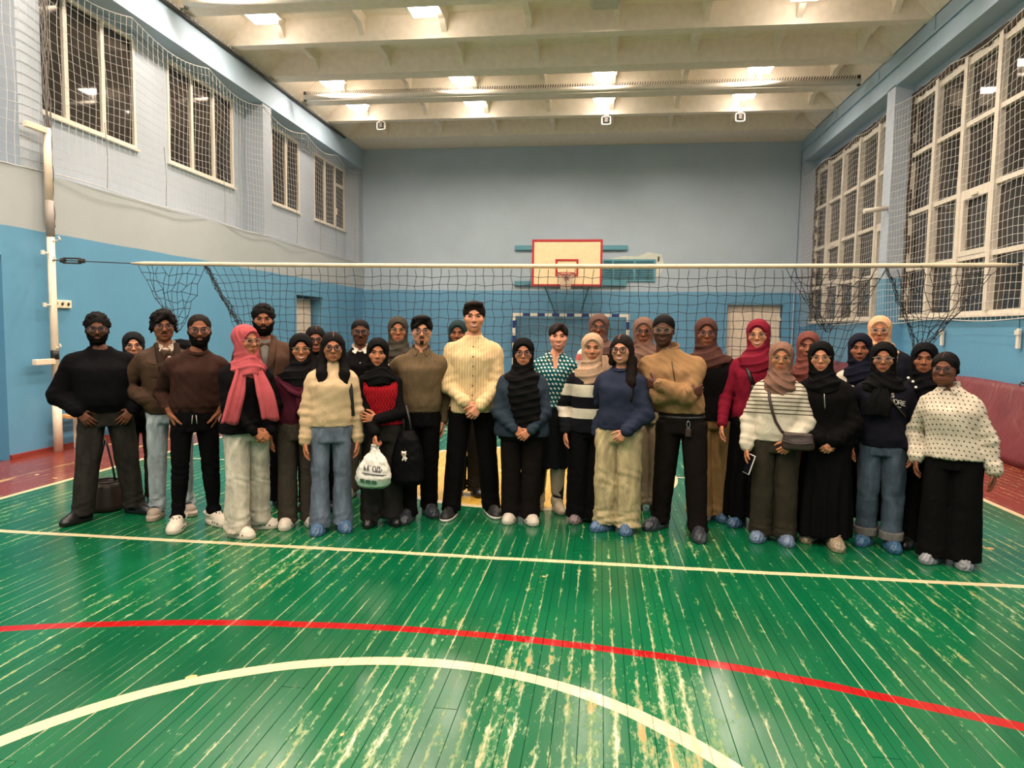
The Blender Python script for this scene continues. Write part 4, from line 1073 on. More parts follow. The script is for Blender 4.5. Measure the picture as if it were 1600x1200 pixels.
def hair(S,root,HM,hk,col,seed,zsh,hsc):
    o=S['hair'][2] if len(S['hair'])>2 else {}
    big=hk in('long','pony'); t=o.get('t',1.0)
    f=Field((-.15,-.16,-.62 if hk=='long' else -.25),(.15,.20,.17),.0068)
    f.ell((0,.018,.036),(.082+.006*t,.101+.004*t,.083+.010*t)); 
    if hk!='buzz': f.ell((0,.055,-.01),(.074,.06,.085),k=.02)
    # hairline
    hl=o.get('line',.0)
    f.ell((0,-.135,-.014+hl),(.0725,.098,.080),sub=True,k=.006)
    for s_ in (1,-1): f.ell((s_*.05,-.075,-.045),(.05,.068,.062),sub=True,k=.004)
    if hk in('short','curly','buzz','crop'):
        f.ell((0,.0,-.145),(.14,.20,.10+o.get('up',0)),sub=True,k=.01)
        for s_ in (1,-1): f.ell((s_*.085,.012,-.032),(.026,.026,.042),sub=True,k=.004)
    if o.get('quiff'): f.ell((.01,-.055,.098),(.062,.05,.026),k=.02); f.ell((-.045,-.045,.085),(.035,.04,.028),k=.02)
    if o.get('fringe'):
        f.cap((.02,-.075,.095),(-.052,-.088,.035),.022,.014,k=.015); f.cap((.02,-.075,.095),(.066,-.072,.03),.020,.013,k=.015)
    if hk=='curly':
        r=np.random.default_rng(seed)
        for _ in range(o.get('n',70)):
            a=r.uniform(-math.pi,math.pi); e=r.uniform(-.1,1.5); d=np.array([math.cos(e)*math.sin(a),-math.cos(e)*math.cos(a),math.sin(e)])
            if d[1]<-.55 and d[2]<.62: continue
            f.ell(np.array((0,.016,.034))+d*np.array((.084,.102,.090)),np.array((.016,.016,.015))*o.get('cs',1.0),k=.005)
    if hk=='long':
        L=o.get('L',.34)
        for s_ in (1,-1):
            f.cap((s_*.066,-.012,.03),(s_*.080,-.022,-.10),.030,.030,k=.02,fl=(1,.9,1))
            if s_ in o.get('sides',(-1,1)):
                f.cap((s_*.080,-.022,-.10),(s_*.088,-.078,-.10-L*.55),.034,.042,k=.02,fl=(1,1.5,1)); f.cap((s_*.088,-.078,-.10-L*.55),(s_*(.084),-.094,-.10-L),.042,.026,k=.02,fl=(1,1.6,1)); f.cap((s_*.10,.0,-.08),(s_*.115,-.05,-.10-L*.8),.026,.020,k=.02,fl=(1,1.3,1))
        f.loft([-.26,-.12,0.0],[0,0,0],[.075,.072,.055],[.10,.092,.08],[.045,.05,.05],k=.03)
    if hk=='pony':
        f.cap((0,.10,-.02),(.03,.125,-.12),.035,.03,k=.02); f.cap((.03,.125,-.12),(.05,.10,-.20),.03,.018,k=.01)
        for s_ in (1,-1): f.cap((s_*.062,-.035,.055),(s_*.075,.02,-.02),.018,.018,k=.015)
    if o.get('part'):
        f.cap((o['part'],-.09,.095),(o['part'],.03,.135),.0035,.0035,sub=True,k=.006)
    if o.get('shag'):
        r=np.random.default_rng(seed)
        for _ in range(46):
            a=r.uniform(-2.7,2.7); e=r.uniform(-.45,.9); d=np.array([math.cos(e)*math.sin(a),-math.cos(e)*math.cos(a)*.9,math.sin(e)])
            if abs(a)<.75 and e<.45: continue
            p=np.array((0,.02,.02))+d*np.array((.082,.098,.090)); f.cap(p,p+np.array([d[0]*.022,d[1]*.016,-.045]),.014,.006,k=.006)
    V,F=f.mesh(); N=vnormals(V,F)
    amp={'curly':.004,'short':.0026,'buzz':.0012,'crop':.002,'long':.0022,'pony':.0018}[hk]
    ang=np.arctan2(V[:,0],-V[:,1])
    st=np.sin(ang*38+V[:,2]*20)*.5+wav(V,seed,(150,150,60))*.7 if hk in('long','pony','short','crop') else wav(V,seed,(170,170,170))
    V=V+N*(amp*st)[:,None]
    link('hair',mk_mesh('hair',HM(V),F,True),hair_mat(col),root)
    if o.get('part'):
        b=MB(); b.tube([tuple(HM((o['part'],y,zz))) for y,zz in ((-.078,.088),(-.06,.106),(-.03,.122),(0,.130))],.0014,4); b.build('parting',skin_mat(S['skin']),root)
def glasses(kind,hb,root,lw,lh):
    shape,c=kind; m=plain('spectacle_'+c,RIMC[c],.3,.5 if c=='gold' else 0); b=MB(); rx=.0255*lw; rz=.0195*lh; th={'thick':.0030,'thin':.0014,'mid':.0021}[shape.split('_')[0]]; pw=2.0 if 'round' in shape else 3.4
    cx=.0340; y=-.1045
    for s_ in (1,-1):
        b.ring((s_*cx,y+.003,-.002),(1,s_*.10,0),(0,.06,1),rx,rz,th,22,5,pw=pw)
        b.tube([(s_*(cx+rx),y+.006,.006),(s_*(cx+rx+.010),y+.020,.007),(s_*.080,-.01,.004),(s_*.082,.018,-.008)],th*.9,5)
    b.tube([(-(cx-rx),y+.001,.002),(0,y-.004,.006),((cx-rx),y+.001,.002)],th,5)
    r=hb('glasses',b,m)
    for s_ in (1,-1):
        b=MB(); n=18; V=[]
        for k in range(n):
            a=2*math.pi*k/n; ca,sa=math.cos(a),math.sin(a); px=rx*.97*math.copysign(abs(ca)**(2/pw),ca); pz=rz*.97*math.copysign(abs(sa)**(2/pw),sa); V.append((s_*cx+px,y+.003+s_*.10*px+.06*pz,-.001+pz))
        b.add(V,[list(range(n))]); hb('lens',b,LENS,r,False)
def shoe(S,root,P,yaw,s,fem,seed,side):
    kind=S['shoe']; k0=kind if kind in SHOE else 'black'; L=.245 if fem else .285; L*=(.6+.4*s); w=.047 if fem else .053
    vox=.0062
    f=Field((-.10,-.25,-.01),(.10,.16,.44 if kind=='boot' else .17),vox)
    hy=.085; ty=hy-L      # heel/toe in y
    cov=kind.startswith('cover'); crc=kind=='croc'
    bx=1.12 if cov else (1.14 if crc else 1.0)
    if kind=='slide':
        f.loft([.0,.035],[0,0],[(hy+ty)/2]*2,[w*1.05]*2,[L/2]*2,pw=2.6); f.ell((0,ty+.11,.045),(w*1.0,.062,.045),k=.008)
    else:
        f.loft([.0,.022,.03],[0,0,0],[(hy+ty)/2]*3,[w*.98*bx,w*1.0*bx,w*.96*bx],[L/2,L/2,L/2-.004],pw=2.7)
        f.ell((0,ty+.075,.036),(w*.93*bx,.078,.040*(1.18 if crc or cov else 1)),k=.02); f.ell((0,hy-.05,.05),(w*.78*bx,.052,.062 if not cov else .075),k=.02)
        f.cap((0,ty+.10,.048),(0,hy-.06,.088),.038*bx,.046*bx,k=.025)
        if kind=='boot':
            f.loft([.06,.12,.22,.33,.42],[0]*5,[.025,.03,.03,.025,.02],[.048,.047,.058,.066,.068],[.056,.054,.062,.070,.072],k=.03)
        if kind in('sneaker','white'): f.loft([.0,.026],[0,0],[(hy+ty)/2]*2,[w*1.07]*2,[L/2+.006]*2,pw=2.7,k=.002)
    f.cutz(0.0)
    V,F=f.mesh(); N=vnormals(V,F)
    if cov:
        d=wav(V,seed,(55,55,55))*.0026+np.sin(np.arctan2(V[:,0],V[:,1]+.05)*17+V[:,2]*80)*.0022; d*=np.clip(V[:,2]/.015,0,1); V=V+N*d[:,None]
    if kind=='boot':
        V=V+N*(np.sin(V[:,2]*95+np.sin(V[:,0]*40)*1.5)*.004*np.clip((.2-V[:,2])/.06,0,1)*np.clip((V[:,2]-.07)/.03,0,1))[:,None]
    R=rotm(yaw); o=np.array([P[0],P[1],0]); tf=lambda A:(np.asarray(A,float)@R.T)+o
    V[:,2]=np.maximum(V[:,2],.0008)
    m=cover_mat(kind) if cov else plain('shoe_'+kind,*SHOE[k0])
    nm={'croc':'clog','slide':'slide','boot':'boot'}.get(kind,'shoe_cover' if cov else 'shoe')
    sh_=link(nm,mk_mesh(nm,tf(V),F,True),m,root)
    def sub(name,b,mat): b.v=[tuple(x) for x in tf(b.v)]; return b.build(name,mat,sh_,smooth=True)
    if crc:
        b=MB()
        for (x,y) in [(-.022,ty+.075),(0,ty+.068),(.022,ty+.075),(-.011,ty+.105),(.011,ty+.105),(-.024,ty+.128),(.024,ty+.128)]:
            zt=.072+(.024 if y>ty+.09 else 0)-(abs(x)*.28)+(.012 if y>ty+.12 else 0); b.lathe([(.0001,.004),(.0052,.003),(.0052,-.012),(.0001,-.012)],8,(x,y,zt+.003))
        for sx_ in (-1,1):
            for k in range(3): b.tube([(sx_*(w*.96*bx),ty+.055+.035*k,.034),(sx_*(w*1.06*bx),ty+.055+.035*k,.034)],.0058,7)
        sub('vent_holes',b,plain('clog_hole',(40,34,30),.8)); b=MB()
        b.tube([(w*1.0,hy-.10,.075),(w*.98,hy-.02,.09),(0,hy+.018,.095),(-w*.98,hy-.02,.09),(-w*1.0,hy-.10,.075)],.010,6,flat=.5); sub('heel_strap',b,m)
    elif kind=='slide':
        b=MB(); b.loft=None
        ff=Field((-.08,-.25,.02),(.08,.14,.2),.008); ff.ell((0,hy-.05,.066),(w*.72,.05,.045)); ff.cap((0,ty+.08,.05),(0,hy-.06,.085),.03,.042,k=.02); v,q=ff.mesh(); link('sock',mk_mesh('sock',tf(v),q,True),plain('sock_dark',(30,30,34),.9),sh_)
    elif kind in('black','sneaker','white'):
        b=MB(); pts=[]
        for k in range(5): b.tube([(-.022,ty+.115+.02*k,.082+.010*k),(0,ty+.113+.02*k,.092+.011*k),(.022,ty+.115+.02*k,.082+.010*k)],.0032,5)
        sub('laces',b,plain('laces_dark',(34,33,33),.8) if kind!='white' else plain('laces_white',(222,218,208),.8))
        if kind!='black':
            b=MB(); n=22; V=[];F=[]
            for zz in (.001,.022):
                for k in range(n):
                    a=2*math.pi*k/n; V.append((w*1.10*math.copysign(abs(math.cos(a))**.75,math.cos(a)),(hy+ty)/2+(L/2+.009)*math.copysign(abs(math.sin(a))**.75,math.sin(a)),zz))
            F=[(k,(k+1)%n,n+(k+1)%n,n+k) for k in range(n)]+[list(range(n))[::-1],[n+k for k in range(n)]]; b.add(V,F); sub('sole',b,plain('sole_white',(208,202,190),.6))
    elif cov:
        b=MB(); b.ring((0,.02,.105),(1,0,0),(0,1,.12),w*.95,.070,.007,22,5,pw=2.2); sub('elastic',b,m)
def clothes(S,root,arms,feet,fyaw,TZ,TA,TB,TCX,TCY,s,z,zsh,sh,sx,sy,hipx,seed,HM,fem,bw):
    T=S['top']; T['off']=T.get('off',.018)*.88; off=T['off']; T['sl']=tuple(q*.93 for q in T.get('sl',(.068,.060,.046))); hem=z(T.get('hem',.86)); g=T.get
    def prof(zz): return [np.interp(zz,TZ,q) for q in (TCX,TCY,TA,TB)]
    def topfield(off,hem,sl,vox=.0105,sleeves=True,flare=0.0,blouse=0.0,slen=1.0,square=2.2):
        f=Field((-.66,-.55,min(hem,arms[-1][2][2],arms[1][2][2])-.06 if sleeves else hem-.02),(.66,.36,zsh+.20),vox)
        zz=np.unique(np.concatenate([[hem,hem+.03*s,hem+.08*s],TZ[(TZ>hem+.10*s)]])); cx,cy,a,b=prof(zz)
        a=a+off*np.where(zz>zsh,.5,1.0); b=b+off*np.where(zz>zsh,.5,1.0)
        # loose clothes hang straight from the chest
        z0_=zz; zz=np.linspace(hem,TZ[-1],36); cx,cy,a,b=[np.interp(zz,z0_,q) for q in (cx,cy,a,b)]
        ld=g('drape',.45)*np.clip((z(1.30)-zz)/z(.16),0,1); ch=np.max(a[(zz>z(1.12))&(zz<zsh)]); chb=np.max(b[(zz>z(1.12))&(zz<zsh)])
        a=np.maximum(a,a*(1-ld)+ch*ld); b=np.maximum(b,b*(1-ld)+chb*ld)
        for _ in range(3):
            for q in (a,b,cx,cy): q[1:-1]=(q[:-2]+2*q[1:-1]+q[2:])/4
        if flare: k=np.clip((z(1.15)-zz)/(z(1.15)-hem),0,1); a=a+flare*k; b=b+flare*.7*k
        if blouse: kb=np.interp(zz-hem,[0,.025,.06,.12,.2],[-1,-.75,.25,.5,0])*blouse; a=a+kb; b=b+kb
        f.loft(zz,cx,cy,a,b,pw=square)
        for side in (-1,1):
            A,E,C,fd,pn,cu=arms[side]
            nb=np.array([prof(zsh+.03)[0]+side*.060*s,prof(zsh+.03)[1]+.004,zsh+.048]); f.cap(nb,A+np.array([-side*.03,0,-.002]),.036*s+off*.5,.046*s+off*.6,k=.04)
            if sleeves:
                r0,r1,r2=[q*s for q in sl]; f.cap(A+np.array([-side*.03,0,-.012]),A+(E-A)*.16+np.array([-side*.01,0,-.008]),r0,r0,k=.045); f.cap(A+np.array([-side*.012,0,-.010]),E,r0*.97,r1,k=.012)
                C2=E+(C-E)*slen; f.cap(E,C2,r1,r2,k=.02)
                if g('cuff') and slen>.9:
                    f.cap(E+(C-E)*.84,E+(C-E)*.90,r2*1.25,r2*1.2,k=.02)
        return f
    def finish(f,name,m,amp,seed_,sc=(26,26,16),bands=True,knobs=None):
        V,F=f.mesh(); V=smoothv(V,F,1,.45); N=vnormals(V,F)
        w1=wav(V,seed_,sc)*amp
        # diagonal pull folds + stacked folds round the elbows
        for side in (-1,1):
            A,E,C=arms[side][:3]; dE=np.linalg.norm(V-E,axis=1); ax=(C-A)/np.linalg.norm(C-A); tt=(V-E)@ax
            w1+=amp*1.1*np.sin(tt*95+seed_+side)*np.exp(-(dE/.10)**2)
            dC=np.linalg.norm(V-(C+(E-C)*.18),axis=1); w1+=amp*.9*np.sin(tt*130+seed_)*np.exp(-(dC/.07)**2)
        zb=np.clip(1-(V[:,2]-hem)/.16,0,1); zb=zb*(V[:,2]>hem+.012); w1+=amp*.6*zb*np.sin(np.arctan2(V[:,0],-V[:,1])*9+seed_+2*np.sin(V[:,2]*14))
        V=V+N*w1[:,None]; V=V
        return link(name,mk_mesh(name,V,F,True),m,root)
    nk=T.get('neck','hidden'); nc=np.array([sx(zsh+.10),prof(zsh+.10)[1],zsh+.098]); fy=prof(zsh-.02)[1]-prof(zsh-.02)[3]-off
    def neckcut(f):
        if nk in('crew','scoop'):
            f.ell((nc[0],nc[1]-.035,nc[2]+.028),(.070*s,.075*s,.045*s),sub=True,k=.008)
        elif nk in('polo','shirt'):
            f.ell((nc[0],nc[1]-.045,nc[2]+.022),(.060*s,.07*s,.046*s),sub=True,k=.006); f.cap((nc[0],fy+.02,nc[2]+.0),(nc[0],fy-.005,zsh-.045),.040*s,.004,sub=True,k=.004)
        elif nk=='vneck':
            f.ell((nc[0],nc[1]-.045,nc[2]+.022),(.066*s,.07*s,.046*s),sub=True,k=.006); f.cap((nc[0],fy+.03,nc[2]+.0),(nc[0],fy-.0,zsh-.085),.052*s,.005,sub=True,k=.005)
        elif nk=='open':   # jacket front open in a V down to mid chest
            f.ell((nc[0]+g('ox',0),nc[1]-.055,nc[2]+.02),(.075*s,.085*s,.06*s),sub=True,k=.006); f.ell((nc[0]+g('ox',0),fy-.01,zsh-.06),(g('ow',.055)*s,.075,g('ol',.20)*s),sub=True,k=.006)
    if 'inner' in T:
        I=T['inner']; f=topfield(.004,z(.95),(.05,.045,.04),sleeves=False); 
        if I.get('neck')=='shirt': f.ell((nc[0],fy+.05,zsh+.0),(.012*s,.06,.05*s),sub=True,k=.004)
        f.ell((nc[0],nc[1]-.045,nc[2]+.030),(.062*s,.07*s,.042*s),sub=True,k=.006)
        V,F=f.mesh(); inn=link('shirt',mk_mesh('shirt',V,F,True),I['m'],root)
        if I.get('collar'): collar_flaps(root,nc,s,I['m'],fy+off+.0)
    f=topfield(off,hem,T.get('sl',(.068,.060,.046)),flare=g('flare',0),blouse=g('blouse',.012),slen=g('slen',1.0),sleeves=not T.get('vest'))
    neckcut(f)
    if T.get('slit'):
        f.ell((nc[0],fy-.04,hem),(.02,.12,T['slit']),sub=True,k=.01)
    top=finish(f,T.get('name','sweater'),T['m'],g('amp',.0035),seed+3,g('sc',(26,26,16)))
    S['_fs']=lambda x,zz,o=0.0: surf(prof,off,x,zz,o,g('drape',.45),z,zsh,TZ,TA,TB)
    if T.get('vest'):   # sleeves of the dark shirt underneath
        f=Field((-.66,-.55,min(hem,arms[-1][2][2],arms[1][2][2])-.06),(.66,.36,zsh+.20),.0105)
        zz=TZ[TZ>z(1.1)]; cx,cy,a,b=prof(zz); f.loft(zz,cx,cy,a+.003,b+.003)
        for side in (-1,1):
            f.cap((prof(zsh+.03)[0]+side*.06*s,prof(zsh+.03)[1]+.004,zsh+.05),arms[side][0]+np.array([-side*.02,0,0]),.046*s,.056*s,k=.03)
            A,E,C=arms[side][:3]; r0,r1,r2=[q*s for q in T.get('sl',(.056,.050,.042))]; f.cap(A+np.array([-side*.02,0,0]),E,r0,r1,k=.04); f.cap(E,C,r1,r2,k=.02)
        V,F=f.mesh(); N=vnormals(V,F); V=V+N*(wav(V,seed,(40,40,30))*.003)[:,None]; link('shirt',mk_mesh('shirt',V,F,True),T['under'],root)
    cm=T.get('cm',T['m'])
    if nk=='crew': 
        b=MB(); b.ring((nc[0],nc[1]-.014,nc[2]-.004),(1,0,0),(0,1,.42),.071*s,.072*s,.0085,26,6); b.build('collar',cm,top,smooth=True)
    elif nk=='turtle':
        f=Field(nc-.13,nc+.15,.008); f.cap(nc+np.array([0,0,-.03]),tuple((HM((0,.015,-.115))+nc)*.5+np.array([0,0,.012])),.066*s,.060*s); V,F=f.mesh(); N=vnormals(V,F); a=np.arctan2(V[:,0]-nc[0],V[:,1]-nc[1]); V=V+N*(np.sin(V[:,2]*150+np.sin(a)*1.2)*.003)[:,None]; link('collar',mk_mesh('collar',V,F,True),cm,top)
    elif nk in('band','halfzip'):
        h_=.034 if nk=='band' else .055; b=MB(); n=26; V=[];F=[]
        for i,(rr,zz) in enumerate(((.071,-.015),(.068,h_*.6),(.067,h_),(.062,h_),(.062,-.01))):
            for k in range(n):
                a=-math.pi/2+.10+(2*math.pi-.20)*k/(n-1); V.append((nc[0]+rr*s*math.cos(a),nc[1]-.006+rr*s*math.sin(a),nc[2]-.006+zz+.35*rr*s*math.sin(a)))
        for i in range(4):
            for k in range(n-1): F.append((i*n+k,i*n+k+1,(i+1)*n+k+1,(i+1)*n+k))
        b.add(V,F); b.build('collar',cm,top,smooth=True)
    elif nk in('polo','shirt'): collar_flaps(top,nc,s,cm,fy)
    elif nk=='open':
        for sd in (-1,1):   # lapels / stand collar edges
            b=MB(); ox=g('ox',0)
            b.tube([(nc[0]+ox*.3+sd*.055*s,nc[1]+.05,nc[2]+.03),(nc[0]+ox*.5+sd*.072*s,nc[1]-.02,nc[2]+.015),(nc[0]+ox+sd*.058*s,fy-.012,zsh-.02),(nc[0]+ox+sd*.045*s,fy-.028,zsh-.10),(nc[0]+ox+sd*.012*s,fy-.030,zsh-.225*g('ol',.20)/.20)],[.016,.024,.030,.028,.010],8,flat=.42)
            b.build('lapel',cm,top,smooth=True)
        zl=MB(); zz0=zsh-.24*g('ol',.2)/.2; P=[S['_fs'](nc[0]+g('ox',0),q,.003) for q in np.linspace(zz0,hem+.01,8)]; zl.tube(P,.004,5); zl.build('front_edge',cm,top)
    if T.get('buttons'):
        n_,col_=T['buttons']
        for k in range(n_):
            zz=zsh+.02-k*(zsh-hem-.05)/n_; p=S['_fs'](sx(zz),zz,.004)
            MB().lathe([(.0001,.0),(.0065,.0),(.0055,.004),(.0001,.004)],8).build('button',plain('button_'+str(col_[0]),col_,.4),top,tuple(p)).rotation_euler=(math.pi/2,0,0)
        b=MB(); b.tube([S['_fs'](sx(q)+.017,q,.0015) for q in np.linspace(zsh-.0,hem+.02,9)],.003,5); b.build('placket',T['m'],top,smooth=True)
    if T.get('zip'):
        b=MB(); b.tube([S['_fs'](sx(q),q,.003) for q in np.linspace(zsh+.02,zsh-T['zip'],7)],.0035,5); b.build('zip',plain('zip_dark',(60,52,44),.4,.5) if not T.get('zipc') else plain('zip_steel',(190,186,176),.3,.8),top,smooth=True)
    if T.get('pocket'):
        for (px,pz,pw_,ph_) in T['pocket']:
            cz=z(pz); b=MB(); V=[];F=[]; n=5
            for i in range(n):
                for j in range(n):
                    q=S['_fs'](px+pw_*(j/(n-1)-.5),cz+ph_*(.5-i/(n-1)),.004 if 0<i<n-1 and 0<j<n-1 else .001); V.append(q)
            for i in range(n-1):
                for j in range(n-1): a=i*n+j; F.append((a,a+n,a+n+1,a+1))
            b.add(V,F); 
            pk=b.build('pocket',T['m'],top,smooth=True)
            b=MB(); b.tube([S['_fs'](px+pw_*t_,cz+ph_*.32-.012*(1-abs(t_)*2),.003) for t_ in np.linspace(-.5,.5,7)],[.0038]*7,6); b.build('pocket_flap',T['m'],pk,smooth=True)
    # cuffs
    if g('cuff'):
        for side in (-1,1):
            A,E,C=arms[side][:3]; r2=T.get('sl',(.068,.060,.046))[2]*s; sl_=g('slen',1.0); p1=E+(C-E)*(sl_-.02); p0=E+(C-E)*(sl_-.17)
            b=MB(); b.tube([tuple(p0),tuple(p0*.5+p1*.5),tuple(p1)],[r2*1.06,r2*.98,r2*.90],14); b.build('cuff',cm,top,smooth=True)
    if T.get('hemband'):
        zz=hem+.0; cx,cy,a,b_=prof(zz)
        pass
    # ---------------- lower body
    Bt=S['bot']; k=Bt['k']; wz=z(Bt.get('waist',1.0)); m=Bt['m']
    if k in('trousers',):
        th,kn,hm=[q*s for q in Bt['w']]; zc=z(Bt.get('crotch',.80)); zh=Bt.get('ankle',.045)
        f=Field((-.45,-.34,zh-.02),(.45,.34,wz+.02),.0115)
        zz=np.array([zc-.02,z(.84),z(.90),z(.96),wz]); zz=zz[zz<=wz+1e-6]; zz=np.unique(zz); cx,cy,a,b=prof(np.maximum(zz,TZ[0])); o=Bt.get('off',.012)
        f.loft(zz,cx,cy,a*.98+o,b+o,pw=2.3)
        for side in (-1,1):
            ft=feet[side]; hp=np.array([side*max(hipx*1.02,th*.93),prof(z(.88))[1]+.005]); bend=Bt.get('bend',.015)
            zs=np.array([zh,zh+.05,.14*s+zh,z(.30),z(.47),z(.62),zc,z(.88)]); t=(z(.86)-zs)/(z(.86)-.06); t=np.clip(t,0,1.05)
            cx=hp[0]+(ft[0]-hp[0])*t; cy=hp[1]+(ft[1]+.015-hp[1])*t-bend*np.sin(np.pi*np.clip(t,0,1)); 
            fw=np.where(zs<.2*s,-.012*(1-zs/(.2*s)),0); cy=cy+fw
            A=np.array([hm,hm*.985,hm*.95,(hm*.45+kn*.55),kn,(kn+th)/2,th,th*1.02]); Bq=A*np.array([1.12,1.1,1.06,1.04,1.04,1.07,1.12,1.1])
            f.loft(zs,cx,cy,A,Bq,k=.005,pw=2.15)
        V,F=f.mesh(); V=smoothv(V,F,1,.45); N=vnormals(V,F); amp=Bt.get('amp',.004)
        d=wav(V,seed+9,(22,22,11))*amp
        stack=np.clip(1-(V[:,2]-zh)/.20,0,1); d+=stack*wav(V,seed+21,(20,20,58),4)*amp*Bt.get('stack',1.6)*1.1
        kz=np.exp(-((V[:,2]-z(.47))/.10)**2); d+=kz*wav(V,seed+31,(24,24,46),4)*amp*.9
        cz_=np.exp(-((V[:,2]-z(.80))/.08)**2); d+=cz_*np.sin((V[:,2]*.8+np.abs(V[:,0])*1.2)*60+seed+2*np.sin(V[:,0]*30))*amp*.7
        V=V+N*d[:,None]; V[:,2]=np.maximum(V[:,2],zh-.003)
        tr=link('trousers',mk_mesh('trousers',V,F,True),m,root)
        if Bt.get('cuffs'):
            for side in (-1,1):
                ft=feet[side]; f=Field((ft[0]-.14,ft[1]-.16,zh-.01),(ft[0]+.14,ft[1]+.18,zh+.09),.009); f.loft([zh,zh+.065],[ft[0]]*2,[ft[1]+.003]*2,[hm+.008]*2,[hm*1.12+.01]*2,pw=2.2); V,F=f.mesh(); link('turn_up',mk_mesh('turn_up',V,F,True),Bt['cuffs'],tr)
        if Bt.get('denim'):
            pkm=cloth('denim_dark',tuple(int(q*.6) for q in Bt['denim']))
            for side in (-1,1):
                b=MB(); P=[]
                for t_ in np.linspace(0,1,7):
                    x=side*(.055+.075*t_)*s; zz_=wz-.02-.06*math.sin(t_*math.pi/2)*s*1.1; cx_,cy_,a_,b__=prof(zz_); yy=cy_-(b__+.016)*math.sqrt(max(.02,1-min(.98,abs(x-cx_)/(a_+.012))**2.3)); P.append((x,yy,zz_))
                b.tube(P,.0028,4); b.build('pocket_seam',pkm,tr)
    elif k=='skirt':
        hm=z(Bt['hem']); f=Field((-.45,-.40,hm-.02),(.45,.38,wz+.02),.0115)
        zz=np.array([hm,z(.35) if hm<z(.3) else (hm+z(.7))/2,z(.70),z(.88),z(.95),wz]); zz=np.unique(zz); cx,cy,a,b=prof(np.maximum(zz,TZ[1])); fx=(feet[-1]+feet[1])/2
        t=np.clip((z(.88)-zz)/z(.88),0,1); cx=cx*(1-t)+fx[0]*t; cy=cy*(1-t)+(fx[1]+.01)*t; fl=Bt.get('flare',.03)*t
        f.loft(zz,cx,cy,a+.014+fl,b+.014+fl*.8,pw=2.2); V,F=f.mesh(); V=smoothv(V,F,1,.4); N=vnormals(V,F); a_=np.arctan2(V[:,0],-V[:,1]); low=np.clip((z(.85)-V[:,2])/z(.6),0,1)
        d=(np.sin(a_*12+seed+np.sin(V[:,2]*6)*.8)*.011*low)+wav(V,seed+2,(18,18,7))*.003; V=V+N*d[:,None]; V[:,2]=np.maximum(V[:,2],hm-.003); link('skirt',mk_mesh('skirt',V,F,True),m,root)
        if Bt.get('legs'):
            f=Field((-.3,-.3,.03),(.3,.3,hm+.1),.0125)
            for side in (-1,1): f.cap((side*hipx,.01,hm+.08),(feet[side][0],feet[side][1]+.02,.10),.07*s,.05*s)
            V,F=f.mesh(); link('leggings',mk_mesh('leggings',V,F,True),Bt['legs'],root)
def surf(prof,off,x,zz,o,ld,z,zsh,TZ,TA,TB):
    cx,cy,a,b=prof(zz); a+=off*(.5 if zz>zsh else 1); b+=off*(.5 if zz>zsh else 1)
    if zz<z(1.2):
        zq=np.linspace(z(1.12),zsh,8); ch=max(prof(q)[2] for q in zq)+off; cb=max(prof(q)[3] for q in zq)+off
        a=max(a,a*(1-ld)+ch*ld); b=max(b,b*(1-ld)+cb*ld)
    q=min(.985,abs(x-cx)/a); return (x,cy-b*(1-q**2.2)**(1/2.2)-o,zz)
def collar_flaps(par,nc,s,m,fy):
    for sd in (-1,1):
        P=[(sd*.012,-.062,.0),(sd*.050,-.040,.026),(sd*.064,.01,.036),(sd*.070,.012,.008),(sd*.068,-.052,-.028),(sd*.040,-.088,-.046)]
        V=[(nc[0]+x*s,nc[1]+y*s,nc[2]+zz*s) for x,y,zz in P]; V2=[(x+sd*.004,y-.008,zz+.002) for x,y,zz in V]; n=6
        MB().add(V+V2,[list(range(n)),[n+k for k in range(n)][::-1]]+[(k,(k+1)%n,n+(k+1)%n,n+k) for k in range(n)]).build('collar_flap',m,par)
    b=MB(); b.tube([(nc[0]+sd*.060*s*math.cos(a) if False else nc[0]+.063*s*math.cos(a),nc[1]+.062*s*math.sin(a),nc[2]+.028*s) for sd in (1,) for a in np.linspace(-.3,math.pi+.3,14)],.014,6,flat=1.6); b.build('collar_stand',m,par,smooth=True)
# ------------------------------------------------------------------ the people
BLACKK=(13,13,15)
SK={'d':(98,60,42),'m':(132,82,57),'t':(168,108,76),'l':(200,140,108),'dd':(78,48,35)}
C=cloth
def tr(m,w=(.088,.066,.060),**kw): return dict(k='trousers',m=m,w=w,**kw)
def sk(m,hem,**kw): return dict(k='skirt',m=m,hem=hem,**kw)
BT=C('black_trousers',(13,12,12)); BT2=C('black_knit',(12,12,15)); DKT=C('charcoal',(44,40,36)); BRT=C('brown_black',(22,18,16))
def hj(col,**o): return ('hijab',col,o)
P=[]
def add(i,**k): k['id']=i; P.append(k)
add(1,sex='m',head=(151,485),feet=((128,820),(212,806)),skin=SK['d'],hair=('curly',(24,21,20),{'n':80}),label='man in black crew-neck sweater with both hands in pockets at left end of group',
    w=1.12,d=1.12,shw=1.10,belly=.02,arms=(('pocket',{'d':(-.02,-.02,-.03),'pole':(-.75,.75,-.1)}),('pocket',{'d':(.02,-.02,-.03),'pole':(.75,.75,-.1)})),glasses=('thick','black'),beard=(.005,True,(22,18,16)),fyaw=(.75,.75),
    top=dict(m=C('black_sweater',(12,12,14)),hem=.90,off=.050,sl=(.092,.094,.054),neck='crew',blouse=.02,cuff=1,amp=.004),bot=tr(C('washed_black_denim',(44,41,38),'denim'),(.104,.090,.088),amp=.005,stack=2.2),shoe='black')
